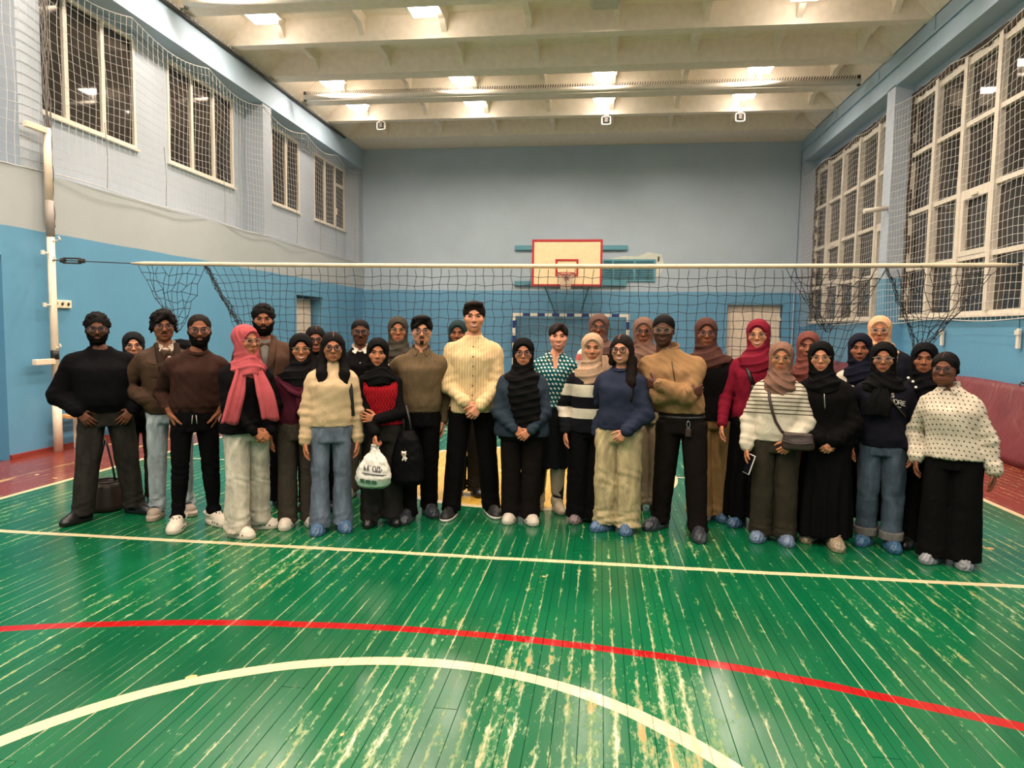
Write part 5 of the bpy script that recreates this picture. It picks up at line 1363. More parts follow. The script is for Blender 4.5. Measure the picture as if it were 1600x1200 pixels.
add(2,sex='f',head=(208,515),feet=((214,790),(232,790)),skin=SK['l'],hair=hj((24,26,28)),label='woman in black hijab and round glasses peeking from behind the black sweater man',arms=('side','side'),glasses=('thin_round','black'),
    top=dict(m=C('black_coat',(14,14,15)),hem=.72,off=.03,flare=.02),bot=tr(C('olive_dark',(64,56,46)),(.085,.07,.075)),shoe='black')
add(3,sex='m',head=(255,481),feet=((246,812),(292,806)),skin=SK['m'],hair=('curly',(22,19,18),{'n':60,'cs':1.25,'fringe':1,'shag':1,'t':1.6}),label='man in brown zip jacket with chest pocket and light jeans with slides',
    w=1.02,arms=('jacket_pocket','jacket_pocket'),glasses=('mid','black'),mous=1,hturn=.05,
    top=dict(m=C('brown_jacket',(66,50,38),'silk'),name='jacket',hem=.86,off=.040,sl=(.080,.074,.056),neck='open',ow=.045,ol=.15,ox=.02,inner=dict(m=C('plaid_shirt',(206,190,170),'stripes',(120,96,84),f=60,w=.35),neck='shirt',collar=1),cm=C('brown_collar',(44,34,28)),amp=.006,blouse=.022,cuff=1,pocket=[(-.10,1.24,.13,.14)]),
    bot=tr(C('pale_jeans',(150,160,164),'denim'),(.088,.070,.066),amp=.005,denim=(130,150,160),stack=2.4),shoe='slide')
add(4,sex='m',head=(311,487),feet=((278,832),(336,824)),skin=SK['m'],hair=('short',(30,24,20),{'line':.02,'t':.2,'up':.03}),label='bearded man in dark brown sweatshirt and black joggers with cream clogs',
    arms=(('pocket_deep',{'pole':(-.4,1,0)}),('pocket_deep',{'pole':(.4,1,0)})),glasses=('mid','black'),beard=(.0055,True,(26,20,17)),fyaw=(.2,.5),
    top=dict(m=C('brown_sweatshirt',(52,34,28)),hem=.92,off=.026,sl=(.074,.066,.050),neck='crew',slen=.78,cuff=1,blouse=.016,amp=.005,cm=C('brown_ribbing',(46,30,25))),bot=tr(C('black_joggers',(11,11,12)),(.086,.066,.054),ankle=.08,amp=.006,stack=2.0),shoe='croc')
add(5,sex='f',head=(384,503),feet=((372,846),(404,832)),skin=SK['t'],hair=hj((164,76,80),front=.04,tails=[(-.05,-.055,1.325,-.205,-.175,.87,.13),(.025,-.075,1.315,.085,-.225,.88,.14)]),label='woman in long coral pink hijab, black blouse and pale wide jeans',
    turn=.42,hturn=.18,w=1.0,arms=(('clasp',{'d':(.04,.0,-.05)}),('clasp',{'d':(.03,0,-.06)})),glasses=('mid','clear'),smile=.5,fyaw=(-.35,.9),
    top=dict(m=C('black_blouse',(13,12,13)),name='blouse',hem=.84,off=.032,sl=(.078,.080,.046),flare=.02,amp=.006,blouse=.0),bot=tr(C('pale_wide_jeans',(196,188,170),'denim_seam'),(.095,.088,.098),amp=.006,stack=2.2,denim=(150,140,124)),shoe='croc')
add(6,sex='m',head=(411,472),feet=((404,794),(436,794)),skin=SK['m'],hair=('curly',(20,17,15),{'n':90,'cs':1.1,'t':1.3}),label='tall bearded man in brown wool blazer over grey shirt in the back row',
    w=1.08,fat=.6,arms=('side','side'),beard=(.008,True,(20,16,14)),
    top=dict(m=C('brown_wool',(74,54,42)),name='blazer',hem=.74,off=.036,sl=(.080,.070,.056),neck='open',ow=.075,ol=.22,inner=dict(m=C('grey_shirt',(104,100,94))),amp=.003),bot=tr(BT,(.098,.085,.080)),shoe='black')
add(7,sex='f',head=(470,517),feet=((455,829),(480,826)),skin=SK['t'],hair=hj((18,17,18),cape=.19,front=.05),label='smiling woman in black hijab, maroon sweater and dark wide trousers',
    arms=('side','side'),glasses=('thin','gold'),smile=1.0,teeth=1,
    top=dict(m=C('maroon_knit',(66,24,36)),hem=.90,off=.024,sl=(.066,.060,.044),blouse=.014),bot=tr(C('dark_taupe',(62,55,48)),(.090,.082,.088)),shoe='croc',extra_knot=1)
add(8,sex='f',head=(493,505),feet=((482,0),(506,0)),Y=5.72,skin=SK['m'],hair=('long',(24,20,19),{'L':.22,'part':.012}),label='woman with dark hair and black glasses half hidden in the second row',arms=('side','side'),glasses=('thick','black'),lip=(150,70,66),tilt=-.05,
    top=dict(m=C('black_top',(24,22,23)),hem=.86,off=.02,neck='turtle'),bot=tr(BT,(.090,.078,.075)),shoe='black')
add(9,sex='f',head=(520,514),feet=((505,838),(531,834)),skin=SK['t'],hair=('long',(20,17,17),{'L':.20,'part':.004,'sides':(-1,1),'t':1.1}),label='woman with long black hair in cream turtleneck sweater and blue flared jeans',
    arms=(('side',{'d':(.02,-.02,-.05)}),('side',{'d':(-.01,.03,-.05)})),glasses=('thick','black'),smile=.5,
    top=dict(m=C('cream_knit',(200,174,136),'knit',hem=.925*.93),cm=C('cream_rib',(190,172,136),'rib'),hem=.915,off=.036,sl=(.080,.070,.048),neck='turtle',cuff=1,blouse=.012,amp=.006),bot=tr(C('blue_jeans',(98,108,122),'denim'),(.086,.070,.092),amp=.005,denim=(80,98,118),waist=1.0,stack=1.8),shoe='cover')
add(10,sex='m',head=(563,495),feet=((548,0),(576,0)),Y=6.25,skin=SK['d'],hair=('buzz',(22,19,18),{'t':.0,'up':.02}),label='man with short black hair, glasses and moustache in black sweater with white collar',arms=('side','side'),glasses=('thick','black'),mous=1,
    top=dict(m=C('black_polo_sweater',(14,14,15)),hem=.88,off=.02,neck='shirt',cm=C('white_collar',(214,204,188)),inner=dict(m=C('white_shirt',(210,200,186)))),bot=tr(C('grey_taupe',(116,106,98)),(.092,.084,.084)),shoe='white')
add(11,sex='f',head=(590,524),feet=((586,826),(608,824)),skin=SK['t'],hair=hj((14,14,14),cape=.16,front=.02),label='woman in black hijab and red cable-knit vest holding a white plastic bag',tilt=.06,
    arms=(('side',{'d':(.15,-.20,.04),'curl':1.25}),('belly',{'d':(-.13,-.0,-.02)})),spread=.3,
    top=dict(m=C('red_cable',(176,30,40),'cable'),name='vest',hem=.93,off=.026,neck='vneck',vest=1,sl=(.064,.060,.052),under=C('black_undershirt',(14,13,14)),blouse=.0,amp=.003),bot=tr(C('dark_wide',(38,36,33)),(.094,.092,.100)),shoe='black')
add(12,sex='f',head=(622,491),feet=((612,0),(634,0)),Y=6.2,skin=SK['t'],hair=hj((58,54,46),cape=.18,front=.08),label='woman in dark olive hijab and glasses behind the red vest',arms=('side','side'),glasses=('thin','gold'),smile=.6,fat=.5,
    top=dict(m=C('grey_white_top',(170,162,150)),hem=.86,off=.02),bot=tr(BT,(.090,.078,.078)),shoe='black')
add(13,sex='m',head=(659,490),feet=((640,818),(668,808)),skin=SK['l'],hair=('short',(22,18,17),{'fringe':1,'quiff':1,'t':1.2,'line':.005}),label='man with goatee in olive knitted polo and black trousers',w=1.04,
    arms=(('behind',{'d':(0,0,0)}),('side',{'d':(-.02,.10,-.02)})),glasses=('mid','black'),beard=(.0025,True,(44,34,28)),goatee=1,mous=1,
    top=dict(m=C('olive_polo',(98,82,60),'rib',f=330),name='polo',hem=.90,off=.026,sl=(.074,.066,.050),neck='polo',cm=C('olive_collar',(92,76,56)),blouse=.012),bot=tr(BT,(.092,.080,.078)),shoe='cover_dark')
add(14,sex='f',head=(716,497),feet=((718,0),(742,0)),Y=6.45,skin=SK['m'],hair=hj((34,50,50),cape=.17),label='woman in dark teal hijab peeking from behind the cream shirt',arms=('side','side'),hturn=-.1,smile=.6,
    top=dict(m=C('dark_jacket',(34,32,34)),hem=.80,off=.03),bot=tr(DKT,(.092,.086,.086)),shoe='black')
add(15,sex='m',head=(741,468),feet=((704,812),(768,808)),skin=(198,138,106),hair=('short',(34,24,19),{'quiff':1,'t':1.2}),label='tall man in cream striped band-collar shirt with hands clasped, centre of group',
    arms=(('claspl',{'d':(.02,-.01,.06)}),('claspl',{'d':(-.005,-.03,.04)})),smile=.8,teeth=1,jaw=.95,
    top=dict(m=C('cream_shirt',(210,184,138),'pin',(150,116,72),f=45),name='shirt',hem=.835,off=.022,sl=(.070,.060,.044),neck='band',buttons=(6,(60,48,38)),slit=.02,blouse=-.006,amp=.0065,cuff=1),bot=tr(BT,(.094,.080,.078),amp=.003),shoe='sneaker')
add(16,sex='f',head=(818,524),feet=((798,820),(828,822)),skin=(176,116,84),hair=hj((13,13,13),long=1,cape=.17,fx=.03,front=.0),label='woman in black hijab and dark slate blue tunic with hands clasped',w=1.30,d=1.22,fat=1.0,fw=1.06,
    arms=(('clasp',{'d':(.01,.02,-.02)}),('clasp',{'d':(0,-.0,-.03)})),glasses=('mid','black'),smile=.3,
    top=dict(m=C('slate_tunic',(42,52,62)),name='tunic',hem=.81,off=.026,sl=(.082,.072,.048),flare=.015,blouse=-.0,amp=.005),bot=tr(BRT,(.100,.092,.096),amp=.003),shoe='croc_w')
add(17,sex='f',head=(873,500),feet=((846,800),(866,804)),skin=(208,146,118),hair=('crop',(40,30,26),{'t':.9,'fringe':1,'line':.004}),label='woman with short dark hair in teal polka-dot wrap dress and cream boots',arms=('side','side'),smile=1.0,teeth=1,nose=1.1,
    top=dict(m=C('teal_dots',(20,78,82),'dots',(206,214,204),f=31,r=.27),name='dress_bodice',hem=.94,off=.014,sl=(.066,.060,.050),neck='vneck',blouse=-.01),bot=sk(C('dark_skirt',(26,28,30)),.40,flare=.03,legs=C('tights',(40,36,34)),waist=.98),shoe='boot')
add(18,sex='f',head=(936,487),feet=((926,0),(950,0)),Y=6.55,skin=SK['m'],hair=hj((92,70,64),cape=.13,front=.02),label='woman in mauve brown hijab and glasses behind the beige hijab',arms=('side','side'),glasses=('thick_round','brown'),tilt=.05,
    top=dict(m=C('white_pink',(214,196,186),'bands',(190,104,98),bands=[(1.30,1.36)]),hem=.86,off=.026),bot=tr(BT,(.090,.080,.080)),shoe='black')
add(19,sex='f',head=(926,517),feet=((908,820),(930,824)),skin=(180,122,90),hair=hj((166,138,112),cape=.175,front=.10,tails=[(.10,-.04,1.38,.16,-.09,1.14,.10)]),label='woman in beige hijab and black and white wide-striped sweater',
    arms=(('side',{'d':(.01,-.02,0)}),('side',{'d':(-.03,-.05,0)})),
    top=dict(m=C('striped_wide',(196,188,168),'bands',(20,20,24),bands=[(1.145,1.238),(.953,1.047),(.50,.872)]),hem=.83,off=.032,sl=(.072,.066,.052),blouse=.0,amp=.005,drape=.9),bot=tr(C('black_wide',(12,12,13)),(.102,.106,.118),amp=.003),shoe='cover_grey2')
add(20,sex='f',head=(973,518),feet=((946,834),(980,838)),skin=(192,134,102),hair=('long',(32,23,20),{'L':.30,'sides':(1,),'part':-.006,'t':.9}),label='woman with long hair over one shoulder in navy sweatshirt and pale green baggy trousers',
    turn=-.22,hturn=-.05,tilt=-.04,arms=(('side',{'d':(.03,.06,.0)}),('claspl',{'d':(.02,.01,.03)})),glasses=('thick','black'),smile=1.0,teeth=1,fyaw=(.6,.1),
    top=dict(m=C('navy_sweatshirt',(40,46,62)),hem=.895,off=.034,sl=(.084,.080,.050),neck='crew',cuff=1,blouse=.012,amp=.006),bot=tr(C('pale_green_denim',(186,168,128),'denim_seam'),(.104,.104,.108),amp=.0075,denim=(120,112,84),stack=2.0),shoe='cover')
add(21,sex='f',head=(1006,492),feet=((1000,800),(1018,800)),skin=SK['m'],hair=hj((110,84,72),cape=.17),label='woman in light mauve hijab and glasses beside the tan pullover man',arms=('side','side'),glasses=('thick','brown'),
    top=dict(m=C('dark_brown_top',(54,42,38)),hem=.86,off=.02),bot=tr(C('beige_wide',(168,150,124)),(.094,.09,.10)),shoe='cover_grey')
add(22,sex='m',head=(1036,487),feet=((1030,830),(1090,846)),skin=SK['dd'],hair=('buzz',(16,14,13),{'t':.2,'up':.02}),label='man with crossed arms in tan half-zip pullover and black trousers',w=1.06,shw=1.06,
    arms=('cross_r','cross_l'),glasses=('thin','gold'),jaw=1.02,fyaw=(.6,.1),hturn=-.05,
    top=dict(m=C('tan_knit',(146,112,76),'knit'),cm=C('tan_rib',(134,102,70),'rib'),name='pullover',hem=.945,off=.030,sl=(.082,.076,.054),neck='halfzip',zip=.17,cuff=1,slen=.90,blouse=.014,amp=.007),bot=tr(BRT,(.100,.086,.078),amp=.003),shoe='cover_dark')
add(23,sex='f',head=(1104,493),feet=((1092,818),(1122,816)),skin=SK['m'],hair=hj((74,48,42),cape=.20,front=.06),label='woman in maroon brown hijab and glasses, black top and camel trousers',turn=.1,
    arms=('side',('side',{'d':(.01,-.06,-.03)})),glasses=('mid','brown'),
    top=dict(m=C('black_pullover',(15,14,14)),hem=.86,off=.03,sl=(.076,.070,.060),blouse=.0),bot=tr(C('camel',(150,116,76)),(.106,.104,.112),amp=.004),shoe='cover')
add(24,sex='f',head=(1186,495),feet=((1160,826),(1182,828)),skin=(192,132,98),hair=hj((112,26,42),cape=.15,front=.05),label='smiling woman in crimson hijab and matching sweater with black long skirt',turn=-.1,tilt=-.06,
    arms=(('side',{'d':(.0,-.14,.02)}),('belly',{'d':(.05,.02,.06)})),glasses=('thin','gold'),smile=1.0,teeth=1,
    top=dict(m=C('crimson_sweater',(116,24,42)),hem=.88,off=.024,sl=(.066,.060,.046)),bot=sk(BT,.085,flare=.03),shoe='cover')
add(25,sex='f',head=(1222,530),feet=((1192,850),(1220,854)),skin=(176,116,82),hair=hj((116,86,72),cape=.13,front=.05),label='smiling woman in brown hijab and white thin-striped sweater with shoulder bag and phone',
    arms=(('side',{'d':(-.0,-.05,-.02)}),('claspl',{'d':(.03,.01,.02)})),glasses=('thin','gold'),smile=1.0,tilt=.03,
    top=dict(m=C('thin_stripes',(194,186,166),'stripes',(70,54,44),f=34,w=.27,z0=.965,z1=1.245),hem=.875,off=.034,sl=(.074,.068,.052),cuff=1,blouse=.014,amp=.005),bot=tr(C('dark_olive_cord',(52,47,38),'rib',f=420),(.098,.094,.098),amp=.004),shoe='cover_blue2')
add(26,sex='f',head=(1264,514),feet=((1250,0),(1276,0)),Y=5.95,skin=SK['m'],hair=hj((104,60,52),cape=.18),label='woman in reddish brown hijab and matching dress half hidden behind two others',arms=('side','side'),
    top=dict(m=C('brown_dress',(82,50,44)),hem=.86,off=.02),bot=sk(C('brown_dress',(82,50,44)),.1),shoe='black')
add(27,sex='f',head=(1284,529),feet=((1268,850),(1300,862)),skin=(186,126,94),hair=hj((13,13,13),cape=.13,front=.03),label='woman in black hijab, black half-zip pullover and long black skirt with hands together',
    arms=(('claspl',{'d':(.03,.02,.04)}),('claspl',{'d':(-.02,.02,.03)})),glasses=('thin_round','gold'),smile=.7,tilt=-.05,
    top=dict(m=C('black_fleece',(13,12,12)),name='pullover',hem=.80,off=.040,sl=(.086,.082,.060),neck='halfzip',zip=.14,zipc=1,cuff=1,amp=.005),bot=sk(C('black_skirt',(11,11,11)),.075,flare=.035),shoe='cover_tan')
add(28,sex='f',head=(1345,517),feet=((1334,0),(1358,0)),Y=5.95,skin=SK['m'],hair=hj((20,22,34),cape=.15,front=.12),label='woman in navy hijab and white sweater behind the front row',arms=('side','side'),
    top=dict(m=C('white_sweater',(196,188,170)),hem=.86,off=.026,sl=(.07,.064,.05)),bot=sk(BT,.09),shoe='cover_dark')
add(29,sex='f',head=(1376,490),feet=((1368,0),(1394,0)),Y=6.4,skin=(172,112,80),hair=hj((196,152,116),cape=.13,front=.04),label='tall woman in peach hijab and glasses in the back row at right',arms=('side','side'),glasses=('thick_round','clear'),fat=.6,
    top=dict(m=C('navy_jacket',(26,26,34)),hem=.82,off=.034,sl=(.078,.07,.056)),bot=tr(BT,(.092,.082,.082)),shoe='black')
add(30,sex='f',head=(1382,530),feet=((1354,856),(1388,864)),skin=(154,98,68),hair=hj((13,13,13),cape=.185,front=.02,tails=[(-.03,-.13,1.20,-.055,-.185,.99,.17)]),label='woman in black hijab and navy lettered sweatshirt with blue cuffed jeans',
    arms=(('side',{'d':(.0,.0,.02)}),('side',{'d':(-.02,-.05,.02)})),glasses=('mid_round','clear'),
    top=dict(m=C('navy_lettered',(22,22,30)),hem=.85,off=.036,sl=(.080,.074,.052),cuff=1,blouse=.012,amp=.005),bot=tr(C('mid_blue_jeans',(66,78,90),'denim'),(.094,.086,.084),cuffs=C('jeans_inside',(96,94,90),'denim'),ankle=.07,amp=.005),shoe='cover_open')
add(31,sex='f',head=(1446,531),feet=((1432,862),(1452,860)),skin=SK['m'],hair=hj((13,13,15),cape=.19,front=.10),label='woman in black hijab and black dress behind the white dotted blouse',fat=.5,arms=('side','side'),
    top=dict(m=C('black_dress',(14,14,17)),name='dress',hem=.62,off=.03,flare=.05),bot=tr(BT,(.085,.078,.078)),shoe='black')
add(32,sex='f',head=(1478,545),feet=((1466,886),(1494,890)),skin=(108,66,46),hair=('pony',(22,19,18),{'part':-.004,'line':.01}),label='woman in white dotted blouse and black wide trousers at right end of group',
    turn=-.12,hturn=-.05,w=1.12,d=1.1,fat=.6,arms=('side',('side',{'d':(.02,.02,-.06)})),glasses=('mid','brown'),
    top=dict(m=C('dotted_blouse',(196,186,166),'dots',(66,50,42),f=36,r=.17),name='blouse',hem=.865,off=.032,sl=(.080,.076,.056),neck='polo',cuff=1,blouse=.0,amp=.006),bot=tr(C('black_palazzo',(14,13,13)),(.106,.112,.130),amp=.003),shoe='cover_grey')
SHOE['croc_w']=((232,226,214),.5); SHOE['cover_grey2']=((128,112,112),.3); SHOE['cover_blue2']=((104,122,146),.3); SHOE['cover_open']=((54,92,122),.35)
for S_ in P:
    if S_['shoe']=='croc_w': S_['shoe']='croc'
    person(S_)
PX={S_['id']:S_ for S_ in P}
def ctx(i): return PX[i]['_ctx'],PX[i]
def to_world(i,p):
    r=ctx(i)[0]['root']; a=r.rotation_euler[2]; ca,sa=math.cos(a),math.sin(a); return Vector((r.location[0]+ca*p[0]-sa*p[1],r.location[1]+sa*p[0]+ca*p[1],p[2]))
# ------------------------------------------------------------------ things people wear, hold or set down
def local_part(i,name,b,mat,smooth=True): return b.build(name,mat,ctx(i)[0]['root'],smooth=smooth)
def strap_pts(i,pts,o=.006): return [PX[i]['_fs'](x,zz,o) for x,zz in pts]
LEATH=plain('dark_brown_leather',(44,29,22),.5,var=.12,bump=.15); BLKL=plain('black_leather',(16,15,15),.45,bump=.1); GOLD=plain('brass',(170,140,84),.35,.8)
# bucket bag on the floor behind the first man
p=floor_pt(164,797); r=empty('bucket_bag',(p[0],p[1]+.02,0)); 
b=MB(); b.lathe([(.10,0),(.128,.01),(.130,.05),(.118,.20),(.105,.255),(.098,.255),(.10,.2),(.11,.03)],24); b.build('bag_body',LEATH,r,smooth=True)
b=MB(); b.ring((0,0,.25),(1,0,0),(0,1,0),.104,.104,.008,24,5); b.build('rim',LEATH,r,smooth=True)
MB().tube([(.09,.0,.24),(.055,.02,.36),(-.0,.04,.52),(-.03,.05,.60),(-.06,.05,.5),(-.095,0,.24)],.009,6).build('strap',BLKL,r,smooth=True)
MB().lathe([(.0001,0),(.012,0),(.012,.006),(.0001,.006)],8,(.04,-.112,.22)).build('stud',GOLD,r)
tag(r,'dark brown leather bucket bag with long strap standing on the floor behind the first man','bag')
# white plastic bag in the hand of the red vest woman, with printed letters
def polyletters(par,rows,mat,place,h,th=.0):
    """rows: list of (string, x0, z0, size); strokes on a 0..1 grid, each letter its own small mesh"""
    G={'Ы':[[(0,1),(0,0),(.38,0),(.48,.14),(.48,.34),(.38,.48),(0,.48)],[(.78,1),(.78,0)]],'Г':[[(0,0),(0,1),(.6,1)]],'О':[[(.1,.15),(.1,.85),(.3,1),(.5,1),(.7,.85),(.7,.15),(.5,0),(.3,0),(.1,.15)]],
       'Д':[[(0,-.18),(0,.04),(.75,.04),(.75,-.18)],[(.1,.04),(.25,1),(.62,1),(.62,.04)]],'А':[[(0,0),(.34,1),(.68,0)],[(.13,.34),(.55,.34)]],
       'S':[[(.62,.82),(.48,1),(.16,1),(.04,.82),(.08,.62),(.55,.42),(.64,.2),(.5,0),(.16,0),(.02,.18)]],'N':[[(0,0),(0,1),(.62,0),(.62,1)]],'D':[[(0,0),(0,1),(.4,1),(.64,.75),(.64,.25),(.4,0),(0,0)]],'R':[[(0,0),(0,1),(.45,1),(.6,.85),(.6,.65),(.45,.5),(0,.5)],[(.3,.5),(.64,0)]],'E':[[(.55,1),(0,1),(0,0),(.55,0)],[(0,.52),(.42,.52)]]}
    for st,x0,z0,sz in rows:
        x=x0
        for ch in st:
            b=MB()
            for line in G[ch]: b.tube([place(x+px*sz,z0+pz*sz) for px,pz in line],sz*.085,5)
            if ch in 'NDRES':   # small serifs
                pass
            b.build('letter',mat,par); x+=sz*(.98 if ch in 'Ы' else .84)
c11=ctx(11)[0]; hand=c11['arms'][-1]; hw=to_world(11,hand[2])+Vector((.0,-.03,-.115))
r=empty('plastic_bag',tuple(hw))
f=Field((-.20,-.14,-.34),(.20,.14,.06),.0075)
f.loft([-.305,-.28,-.22,-.14,-.07,-.03,.0,.03],[.0,0,-.002,.0,.01,.012,.01,.01],[0]*8,[.09,.125,.140,.120,.078,.036,.022,.030],[.05,.085,.090,.075,.05,.028,.018,.022],pw=2.3)
V,F=f.mesh(); N=vnormals(V,F); a_=np.arctan2(V[:,0],-V[:,1]); up=np.clip((V[:,2]+.24)/.2,0,1)
V=V+N*((np.sin(a_*9+V[:,2]*12)*.007+np.sin(a_*17+1)*.003)*up+wav(V,77,(38,38,38))*.005)[:,None]
t=NT('plastic_bag_film'); pz=t.xyz(t.pos(True))[2]; cw=t.mix(t.ramp(t.math('ADD',pz,t.math('MULTIPLY',t.noise(t.pos(True),14,2),.03)),-.20,-.235),lin((216,212,200)),lin((128,160,136))); BAGM=t.out(cw,.35,0,.5); t.b.inputs['Transmission Weight'].default_value=0.0
link('bag_body',mk_mesh('bag_body',V,F,True),BAGM,r)
def bagplace(x,zz): 
    hx=np.interp(zz,[-.305,-.28,-.22,-.14,-.07],[.09,.125,.14,.12,.078]); dy=np.interp(zz,[-.305,-.28,-.22,-.14,-.07],[.05,.085,.090,.075,.05]); return (x,-dy*math.sqrt(max(.05,1-min(.96,abs(x)/hx)**2.3))-.007,zz-.12*(x)*.9)
PRN=plain('bag_print_navy',(22,26,44),.5); PRG=plain('bag_print_green',(44,84,66),.5)
polyletters(r,[('ЫГОДА',-.048,-.158,.036)],PRN,bagplace,.04)
MB().tube([bagplace(x,-.182) for x in np.linspace(-.06,.115,9)],.0042,5).build('print_line',PRN,r)
for k in range(3):
    q=[bagplace(-.075+.047*k+dx,-.252+dz) for dx,dz in ((0,0),(.035,0),(.035,.026),(0,.026))]; q2=[(x,y-.004,zz) for x,y,zz in q]
    MB().add(q+q2,[(0,1,2,3),(7,6,5,4),(0,4,5,1),(1,5,6,2),(2,6,7,3),(3,7,4,0)]).build('print_square',PRG,r)
tag(r,'white plastic carrier bag with dark lettering hanging from the red vest woman\'s hand','bag')
# black backpack on her other arm with a plush charm
q=to_world(11,(.20,-.10,.60)); r=empty('backpack',tuple(q))
f=Field((-.19,-.15,-.30),(.19,.15,.26),.009); f.loft([-.26,-.22,-.05,.1,.17],[0]*5,[0]*5,[.10,.135,.130,.09,.05],[.06,.085,.085,.065,.04],pw=2.5); V,F=f.mesh(); N=vnormals(V,F); V=V+N*(wav(V,5,(26,26,22))*.006)[:,None]
link('bag_body',mk_mesh('bag_body',V,F,True),C('black_nylon',(13,13,14),'silk'),r)
MB().tube([(-.03,0,.16),(-.045,.03,.26),(-.05,.05,.36)],.011,6).tube([(.03,0,.16),(.0,.04,.26),(-.03,.05,.36)],.011,6).build('shoulder_strap',BLKL,r,smooth=True)
b=MB(); b.tube([(.0,-.088,.045),(.0,-.105,.0)],.003,4); b.build('cord',BLKL,r)
PL=plain('plush_white',(206,196,184),.9); PLB=plain('plush_brown',(150,110,84),.9)
f=Field((-.04,-.16,-.07),(.05,-.06,.05),.004); f.ell((0,-.108,.0),(.020,.016,.019),k=.004); f.ell((.004,-.108,-.030),(.014,.012,.018),k=.006); f.ell((-.014,-.108,.018),(.007,.006,.008),k=.003); f.ell((.014,-.108,.018),(.007,.006,.008),k=.003); f.ell((.020,-.108,-.034),(.009,.008,.007),k=.003); f.ell((-.010,-.108,-.046),(.007,.008,.010),k=.003); f.ell((.014,-.108,-.048),(.007,.008,.010),k=.003)
V,F=f.mesh(); ch=link('plush_charm',mk_mesh('plush_charm',V,F,True),PL,r); MB().tube([(-.016,-.124,.004),(.014,-.125,.006)],.005,6).build('face_patch',PLB,ch)
tag(r,'black nylon backpack with a small plush charm beside the red vest woman','backpack')
# phone in the striped woman's hand
c25=ctx(25)[0]; h=c25['arms'][-1]; q=to_world(25,h[2])+Vector((.012,-.055,-.125)); r=empty('phone',tuple(q),.3); r.rotation_euler=(.15,.25,.5)
MB().box((-.005,-.036,-.075),(.005,.036,.075)).build('case',plain('phone_white',(216,210,204),.3),r,bevel=.003); MB().box((-.0062,-.032,-.070),(-.005,.032,.070)).build('screen',plain('phone_screen',(18,18,22),.1),r)
b=MB(); b.box((.005,-.028,.045),(.0075,-.008,.068)); b.build('camera_bump',plain('phone_grey',(120,118,116),.3),r)
tag(r,'white phone held low by the woman in the thin-striped sweater','phone')
def crossbody(i,path,bagpos,size,label,name='shoulder_bag',mat=BLKL,wd=.010,flap=True,turn=0.0):
    rt=ctx(i)[0]['root']; r=empty(name,tuple(rt.location),rt.rotation_euler[2])
    if path: MB().tube(strap_pts(i,path,.026 if i==9 else .014),wd,6,flat=.45).build('strap',mat,r,smooth=True)
    if bagpos:
        x,y,zz=bagpos; w_,d_,h_=size
        f=Field((x-w_,y-d_-.03,zz-h_),(x+w_,y+d_+.03,zz+h_),.0085); f.loft([zz-h_*.5,zz-h_*.42,zz,zz+h_*.42,zz+h_*.5],[x]*5,[y]*5,[w_*.42,w_*.5,w_*.5,w_*.46,w_*.40],[d_*.35,d_*.5,d_*.5,d_*.4,d_*.2],pw=3.2); V,F=f.mesh(); N=vnormals(V,F); V=V+N*(wav(V,i,(24,24,24))*.004)[:,None]
        link('bag_body',mk_mesh('bag_body',V,F,True),mat,r)
        if flap: 
            b=MB(); b.tube([(x+w_*t_,y-d_*.5-.004,zz+h_*(.05-.28*(1-(2*t_)**2)*.6)) for t_ in np.linspace(-.46,.46,9)],.005,5); b.build('flap_edge',mat,r,smooth=True)
    tag(r,label,'bag'); return r
s25=ctx(25)[0]['s']
crossbody(25,[(-.075,1.30),(-.072,1.22),(-.06,1.10),(-.035,1.0),(-.01,.93),(.03,.865),(.06,.84)],(.145,-.18,.80),(.22,.08,.125),'dark brown shoulder bag on a thin strap across the thin-striped sweater',mat=LEATH)
crossbody(24,[(-.10,1.40),(-.07,1.33),(-.03,1.25),(.0,1.17)],(.03,-.20,1.12),(.10,.05,.10),'small black bag on a wide strap across the crimson sweater',wd=.018,flap=False)
crossbody(30,[(.02,1.13),(.06,1.08),(.10,1.03),(.13,.99)],(.24,-.02,.83),(.14,.09,.16),'black bag on an olive strap under the arm of the lettered sweatshirt',mat=plain('olive_strap',(62,58,40),.7),wd=.010)
crossbody(9,[(.128,1.245),(.138,1.20),(.150,1.10),(.160,.97),(.165,.90)],(.24,.10,.80),(.20,.11,.26),'black shoulder bag hanging from the shoulder of the cream turtleneck',wd=.014)
# lettering on the navy sweatshirt
fs=PX[30]['_fs']; WHT=plain('print_white',(206,200,190),.6); top30=[o for o in ctx(30)[0]['root'].children if o.name.startswith('sweater')][0]
polyletters(top30,[('S',.035,1.135,.026),('NDRE',.030,1.092,.031)],WHT,lambda x,zz: fs(x,zz-.25*(x-.03),.008),.03)
MB().tube([fs(x,1.075-.25*(x-.03),.007) for x in (.07,.085,.10)],.0022,4).build('print_line',WHT,top30)
PEARL=plain('pearl',(226,218,204),.25)
for x,zz in ((.135,1.27),(.165,1.245),(.185,1.205)):
    y=fs(min(x,.16),zz,.0)[1]; f=Field((x-.03,-.2,zz-.03),(x+.03,.1,zz+.03),.006)
    MB().lathe([(.0001,-.010),(.008,-.006),(.010,0),(.008,.006),(.0001,.010)],10,(x,-.075,zz)).build('pearl_button',PEARL,top30,smooth=True)
